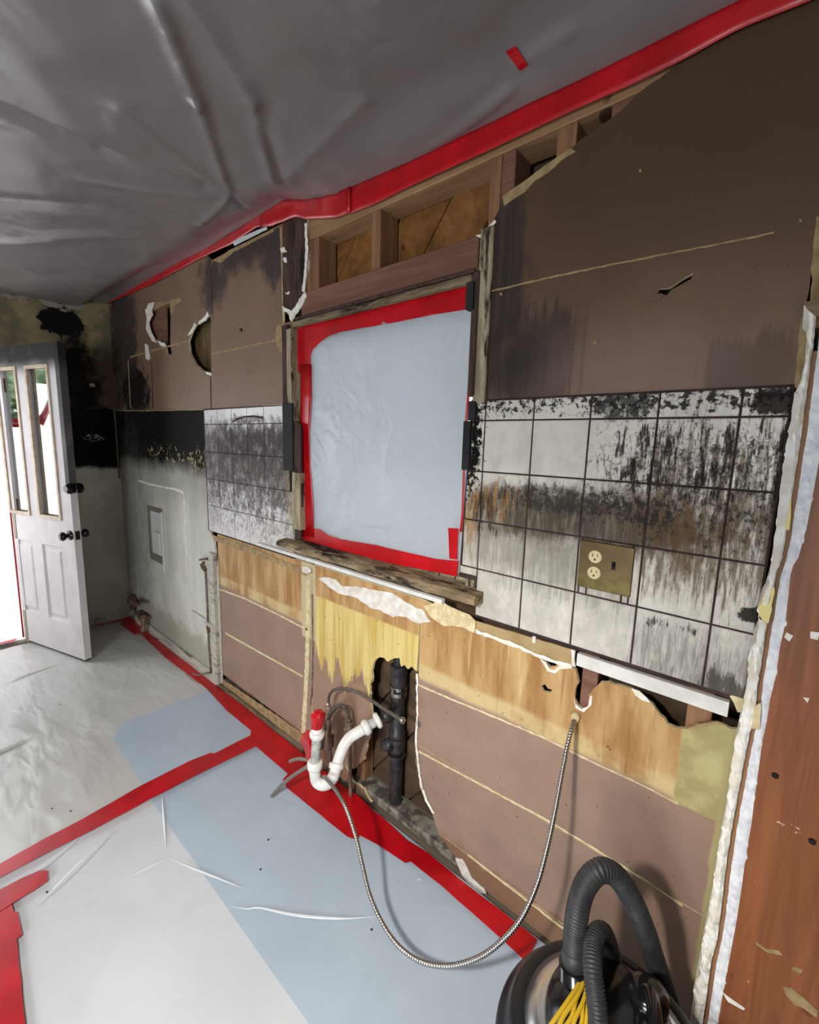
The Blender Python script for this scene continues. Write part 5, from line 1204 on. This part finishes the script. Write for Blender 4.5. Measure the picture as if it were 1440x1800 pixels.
# ================================================================ PARTITION END AT THE RIGHT
wr = tag(empty('wall_right', (0.70, -0.1, 0)), kind='structure')
YP = -0.18
def edge(pxs): return [(X(a, b, YP), Z(a, b, YP)) for a, b in pxs]
L1e = [(1412, 534), (1424, 560), (1420, 600), (1416, 645), (1409, 668), (1398, 690), (1390, 740), (1380, 800), (1372, 870), (1362, 950), (1350, 1030), (1338, 1060), (1332, 1075), (1340, 1090), (1330, 1130), (1318, 1140), (1315, 1200), (1310, 1215), (1303, 1260), (1297, 1290), (1292, 1310), (1284, 1360), (1279, 1400), (1276, 1440), (1270, 1455), (1262, 1500), (1256, 1540), (1250, 1580), (1244, 1615), (1234, 1665), (1230, 1710), (1218, 1745), (1222, 1770), (1212, 1800), (1206, 1840)]
M1e = [(1446, 534), (1440, 600), (1426, 700), (1419, 760), (1405, 850), (1393, 930), (1383, 985), (1373, 1010), (1362, 1080), (1354, 1120), (1347, 1170), (1341, 1200), (1337, 1250), (1327, 1290), (1317, 1340), (1306, 1400), (1297, 1450), (1286, 1520), (1278, 1590), (1270, 1650), (1258, 1700), (1250, 1760), (1240, 1830)]
R1e = [(1470, 534), (1458, 720), (1446, 800), (1437, 850), (1424, 920), (1408, 980), (1395, 1000), (1391, 1040), (1384, 1100), (1375, 1140), (1368, 1190), (1358, 1230), (1352, 1270), (1345, 1300), (1338, 1350), (1331, 1400), (1325, 1450), (1316, 1500), (1308, 1560), (1299, 1620), (1286, 1690), (1276, 1740), (1266, 1800), (1258, 1840)]
rp = random.Random(11)
def rough_slab(name, Lp, Rp, y0, depth, mat, amp, parent, nz=160, bulge=0.004):
    """vertical broken strip: left and right outlines, lumpy face"""
    Ls = [(z, x) for x, z in edge(Lp)]; Rs = [(z, x) for x, z in edge(Rp)]
    z1 = min(max(Ls)[0], max(Rs)[0]); bm = bmesh.new(); rows = []; n = 6
    for i in range(nz+1):
        z = z1*(1-i/nz); a = interp(Ls, z) if z > min(Ls)[0] else min(Ls)[1]; b = interp(Rs, z) if z > min(Rs)[0] else min(Rs)[1]
        a += rp.uniform(-amp, amp); b += rp.uniform(-amp, amp)*0.3; row = []
        for j in range(n+1):
            t = j/n; x = a+(b-a)*t
            y = y0 - bulge*math.sin(math.pi*t) + noise.fractal(Vector((x*90, 1.7, z*60)), 1, 2, 3)*bulge*0.9
            row.append(bm.verts.new((x, y, z)))
        row.append(bm.verts.new((b, y0+depth, z))); row.append(bm.verts.new((a, y0+depth, z))); rows.append(row)
    m = n+3
    for A, B in zip(rows, rows[1:]):
        for j in range(m): bm.faces.new([A[j], B[j], B[(j+1) % m], A[(j+1) % m]])
    bm.faces.new(rows[0][::-1]); bm.faces.new(rows[-1])
    return obj(name, bm, mat, parent)
def shift(L, d): return [(a+d, b) for a, b in L]
rough_slab('plaster_coat', L1e, shift(M1e, -9), YP, -YP-0.012, M['plaster'], 0.0018, wr, 220, 0.005)
rough_slab('gypsum_layer', shift(M1e, 0), R1e, YP+0.004, -YP-0.016, M['gypsum'], 0.0006, wr, 200, 0.003)
def chip(px, m, y=YP-0.006, nm='plaster_chip', th=0.006):
    return slab2(nm, [jag(edge(px), 0.001, 0.01, rp)], y, th, M[m], wr)
chip([(1362, 1030), (1333, 1066), (1336, 1085), (1352, 1094), (1362, 1040)], 'yellow_paper')
chip([(1370, 870), (1392, 868), (1388, 930), (1372, 930)], 'yellow_paper', YP-0.0062, th=0.004)
chip([(1326, 1240), (1338, 1234), (1336, 1280), (1322, 1278)], 'cream_seam')
chip([(1398, 690), (1390, 740), (1378, 810), (1372, 868), (1362, 950), (1352, 1020), (1360, 1022), (1378, 950), (1394, 850), (1400, 780), (1408, 700)], 'coat', YP-0.0064, th=0.004)
chip([(1334, 1078), (1346, 1096), (1340, 1135), (1328, 1135), (1334, 1100)], 'coat')
chip([(1321, 1140), (1330, 1160), (1334, 1190), (1330, 1212), (1314, 1214), (1318, 1160)], 'coat')
chip([(1412, 534), (1432, 530), (1450, 534), (1450, 560), (1430, 556)], 'basewood')
# dark groove bed behind the layers, wood post and outer board
xw = [(z, x) for x, z in edge(R1e)]; 
Lw = edge(shift(R1e, -4)); 
PW0 = min(p[0] for p in Lw if p[1] < 1.6)
post = slab2('post', [[(p[0], p[1]) for p in Lw if p[1] > 0.03 and p[1] < 1.70][::1]+[(Lw[-1][0], 0.0), (0.875, 0.0), (0.875, 1.70)]], YP+0.002, -YP-0.014, M['post'], wr)
box('lath_strip', (0.700, YP+0.012, 0.0), (0.735, -0.02, 1.66), M['stud'], wr)
box('outer_board', (0.877, YP-0.004, 0.0), (0.99, -0.012, 2.40), M['post'], wr, 0.002)
for q in ((1363, 1364), (1428, 1480),):
    x, z = X(q[0], q[1], YP), Z(q[0], q[1], YP); cyl('knot', (x, YP+0.004, z), (x, YP-0.0008, z), 0.006, M['slot'], wr, 10, 0.005)
for px in ([(1378, 1120), (1383, 1112), (1395, 1118), (1388, 1128)], [(1425, 1110), (1440, 1112), (1438, 1126), (1424, 1122)], [(1270, 1745), (1284, 1756), (1310, 1774), (1308, 1777), (1280, 1762)], [(1376, 1735), (1392, 1738), (1414, 1756), (1438, 1778), (1436, 1790), (1412, 1772), (1398, 1768), (1382, 1750)],
           [(1328, 1655), (1345, 1668), (1370, 1672), (1376, 1680), (1350, 1676), (1330, 1662)], [(1394, 1700), (1412, 1706), (1408, 1712), (1392, 1706)], [(1412, 1226), (1424, 1228), (1420, 1236)]):
    slab2('splinter', [jag(edge(px), 0.0006, 0.008, rp)], YP+0.0008, 0.002, M['dimseam'] if px[0][0] > 1300 and px[0][1] > 1500 else M['plaster'], wr)
box('top_block', (0.70, YP+0.03, 1.70), (0.99, -0.012, 2.40), M['stud'], wr, 0.002)

# ================================================================ VACUUM
VC = Vector((0.576, -0.392, 0)); ZR = 0.38
vac = thing('vacuum_cleaner', 'black canister vacuum with chrome band standing below the stained wall', 'vacuum', VC)
def lathe(name, prof, mat, parent, seg=72, c=VC, smooth=True):
    bm = bmesh.new(); rings = []
    for r, z in prof: rings.append([bm.verts.new((c.x+r*math.cos(a), c.y+r*math.sin(a), z)) for a in [2*math.pi*k/seg for k in range(seg)]])
    for A, B in zip(rings, rings[1:]):
        for k in range(seg): bm.faces.new([A[k], A[(k+1) % seg], B[(k+1) % seg], B[k]])
    bm.faces.new(rings[0][::-1]); bm.faces.new(rings[-1]); return obj(name, bm, mat, parent, smooth=smooth)
lathe('tank', [(0.150, 0.06), (0.162, 0.08), (0.165, 0.33), (0.155, 0.345)], M['blackplastic'], vac)
def arcp(r0, z0, rr, a0, a1, n): return [(r0+rr*math.cos(math.radians(a0+(a1-a0)*k/n)), z0+rr*math.sin(math.radians(a0+(a1-a0)*k/n))) for k in range(n+1)]
lathe('bumper_ring', [(0.15, 0.325)]+arcp(0.183, 0.352, 0.022, -80, 62, 9)+arcp(0.166, 0.392, 0.016, 10, 110, 7)+[(0.146, 0.400)], M['bumper'], vac)
lathe('chrome_band', [(0.140, 0.396), (0.1500, 0.404), (0.1515, 0.412), (0.1160, 0.434), (0.110, 0.430)], M['chrome'], vac)
lathe('motor_head', [(0.114, 0.425), (0.1150, 0.442), (0.110, 0.458), (0.098, 0.474), (0.078, 0.486), (0.03, 0.492)], M['blackplastic'], vac)
for k in range(4):
    a = math.pi/4+k*math.pi/2; p = VC+Vector((math.cos(a)*0.13, math.sin(a)*0.13, 0))
    cyl('caster', (p.x-0.012, p.y, 0.036), (p.x+0.012, p.y, 0.036), 0.022, M['bumper'], vac, 16)
    cyl('caster_stem', (p.x, p.y, 0.05), (p.x, p.y, 0.08), 0.012, M['blackplastic'], vac, 10)
port = on(1010, 1706, 2, 0.49)
cyl('hose_port', (port.x+0.012, port.y-0.008, 0.435), (port.x, port.y, 0.505), 0.030, M['blackplastic'], vac, 24, prof=[(0, 0.038), (0.3, 0.036), (0.32, 0.031), (1, 0.030)])
tube('handle', [VC+Vector((0.03, 0.05, 0.475)), VC+Vector((0.05, 0.03, 0.535)), VC+Vector((0.07, -0.03, 0.535)), VC+Vector((0.06, -0.06, 0.475))], 0.012, M['blackplastic'], vac, 12)
lathe('latch_boss', [(0.02, 0.465), (0.035, 0.470), (0.034, 0.500), (0.020, 0.508)], M['blackplastic'], vac, 24, VC+Vector((0.045, 0.06, 0)))
def on_y(px, py, y): return W(px, py, y)
H1 = [port+Vector((0, 0, 0.01)), W(1010, 1660, port.y+0.005), W(1014, 1610, port.y+0.01), W(1027, 1560, port.y+0.03), W(1052, 1531, port.y+0.05), W(1080, 1537, port.y+0.08), W(1106, 1572, port.y+0.11), W(1130, 1625, port.y+0.14), W(1152, 1690, -0.19), W(1172, 1750, -0.165), W(1190, 1810, -0.14), Vector((0.655, -0.11, 0.20)), Vector((0.63, -0.10, 0.06))]
hs = empty('hose_tmp'); bpy.data.objects.remove(hs)
P, L = resample(catmull(H1, 14), 0.0011)
vh = thing('vacuum_hose', 'thick ribbed black vacuum hose arching high from the canister and down to the right', 'hose', port)
bm = bmesh.new(); tube_bm(bm, P, lambda i, s: 0.0205+0.0011*math.sin(2*math.pi*s/0.0055), 18); obj('hose', bm, M['rubber'], vh)
cyl('cuff', P[0]-Vector((0, 0, 0.012)), P[28], 0.0245, M['rubber'], vh, 20, prof=[(0, 0.025), (0.7, 0.025), (1, 0.0215)])
H2 = [W(1052, 1840, -0.46), W(1052, 1790, -0.455), W(1046, 1740, -0.44), W(1042, 1700, -0.42), W(1043, 1665, -0.39), W(1050, 1641, -0.36), W(1062, 1640, -0.33), W(1072, 1665, -0.30), W(1082, 1705, -0.27), W(1092, 1760, -0.25), W(1096, 1820, -0.235)]
P, L = resample(catmull(H2, 14), 0.0011)
vh2 = thing('hose_loop', 'narrow ribbed black hose loop standing upright on the vacuum canister', 'hose', H2[0])
bm = bmesh.new(); tube_bm(bm, P, lambda i, s: 0.0165+0.0009*math.sin(2*math.pi*s/0.005), 16); obj('hose', bm, M['rubber'], vh2)
ch = thing('extension_cord', 'bundle of yellow cord draped over the top of the black vacuum', 'cord', VC+Vector((-0.02, -0.08, 0.51)))
for k in range(6):
    w_ = (0, 0.4, -0.5, 0.5, -0.3, 0.2)[k]*7
    q = [(1030+k*1.8, 1708+k*4), (1008+k*5+w_, 1745+k*4), (984+k*9.5-w_*0.5, 1780+k*4), (962+k*13+w_, 1812+k*3), (945+k*15, 1845)]
    zz = [0.500, 0.504, 0.500, 0.492, 0.470]
    tube('cord_strand', [on(x, y, 2, z+0.003*(k % 2)) for (x, y), z in zip(q, zz)], 0.0038, M['yellow'], ch, 8, 6)

# ================================================================ SMALL LITTER ON THE SHEETS
k = 0
for q, l in (((106, 1242), 'tiny dark crumb on the shiny far plastic, nearest the open door'), ((92, 1426), 'tiny dark crumb on the shiny plastic, left one of a pair beyond the cross tape'), ((125, 1431), 'tiny dark crumb on the shiny plastic, right one of a pair beyond the cross tape'),
             ((83, 1574), 'tiny dark crumb beside the short torn tape piece on the near plastic'), ((458, 1534), 'tiny dark crumb on the blue-grey plastic, nearer to the camera of two'), ((472, 1481), 'tiny dark crumb on the blue-grey plastic below the braided hose end'),
             ((653, 1640), 'tiny dark crumb on the plastic inside the loop of the steel hose')):
    p = FL(*q); rn = random.Random(k); k += 1
    bm = bmesh.new(); bmesh.ops.create_icosphere(bm, subdivisions=1, radius=0.004)
    for v in bm.verts: v.co = Vector((v.co.x*rn.uniform(0.6, 1.4), v.co.y*rn.uniform(0.6, 1.2), v.co.z*0.5))
    o = obj('debris_crumb', bm, M['slot']); o.location = (p.x, p.y, 0.013)
    tag(o, l, 'debris', 'dark crumbs on the floor plastic')
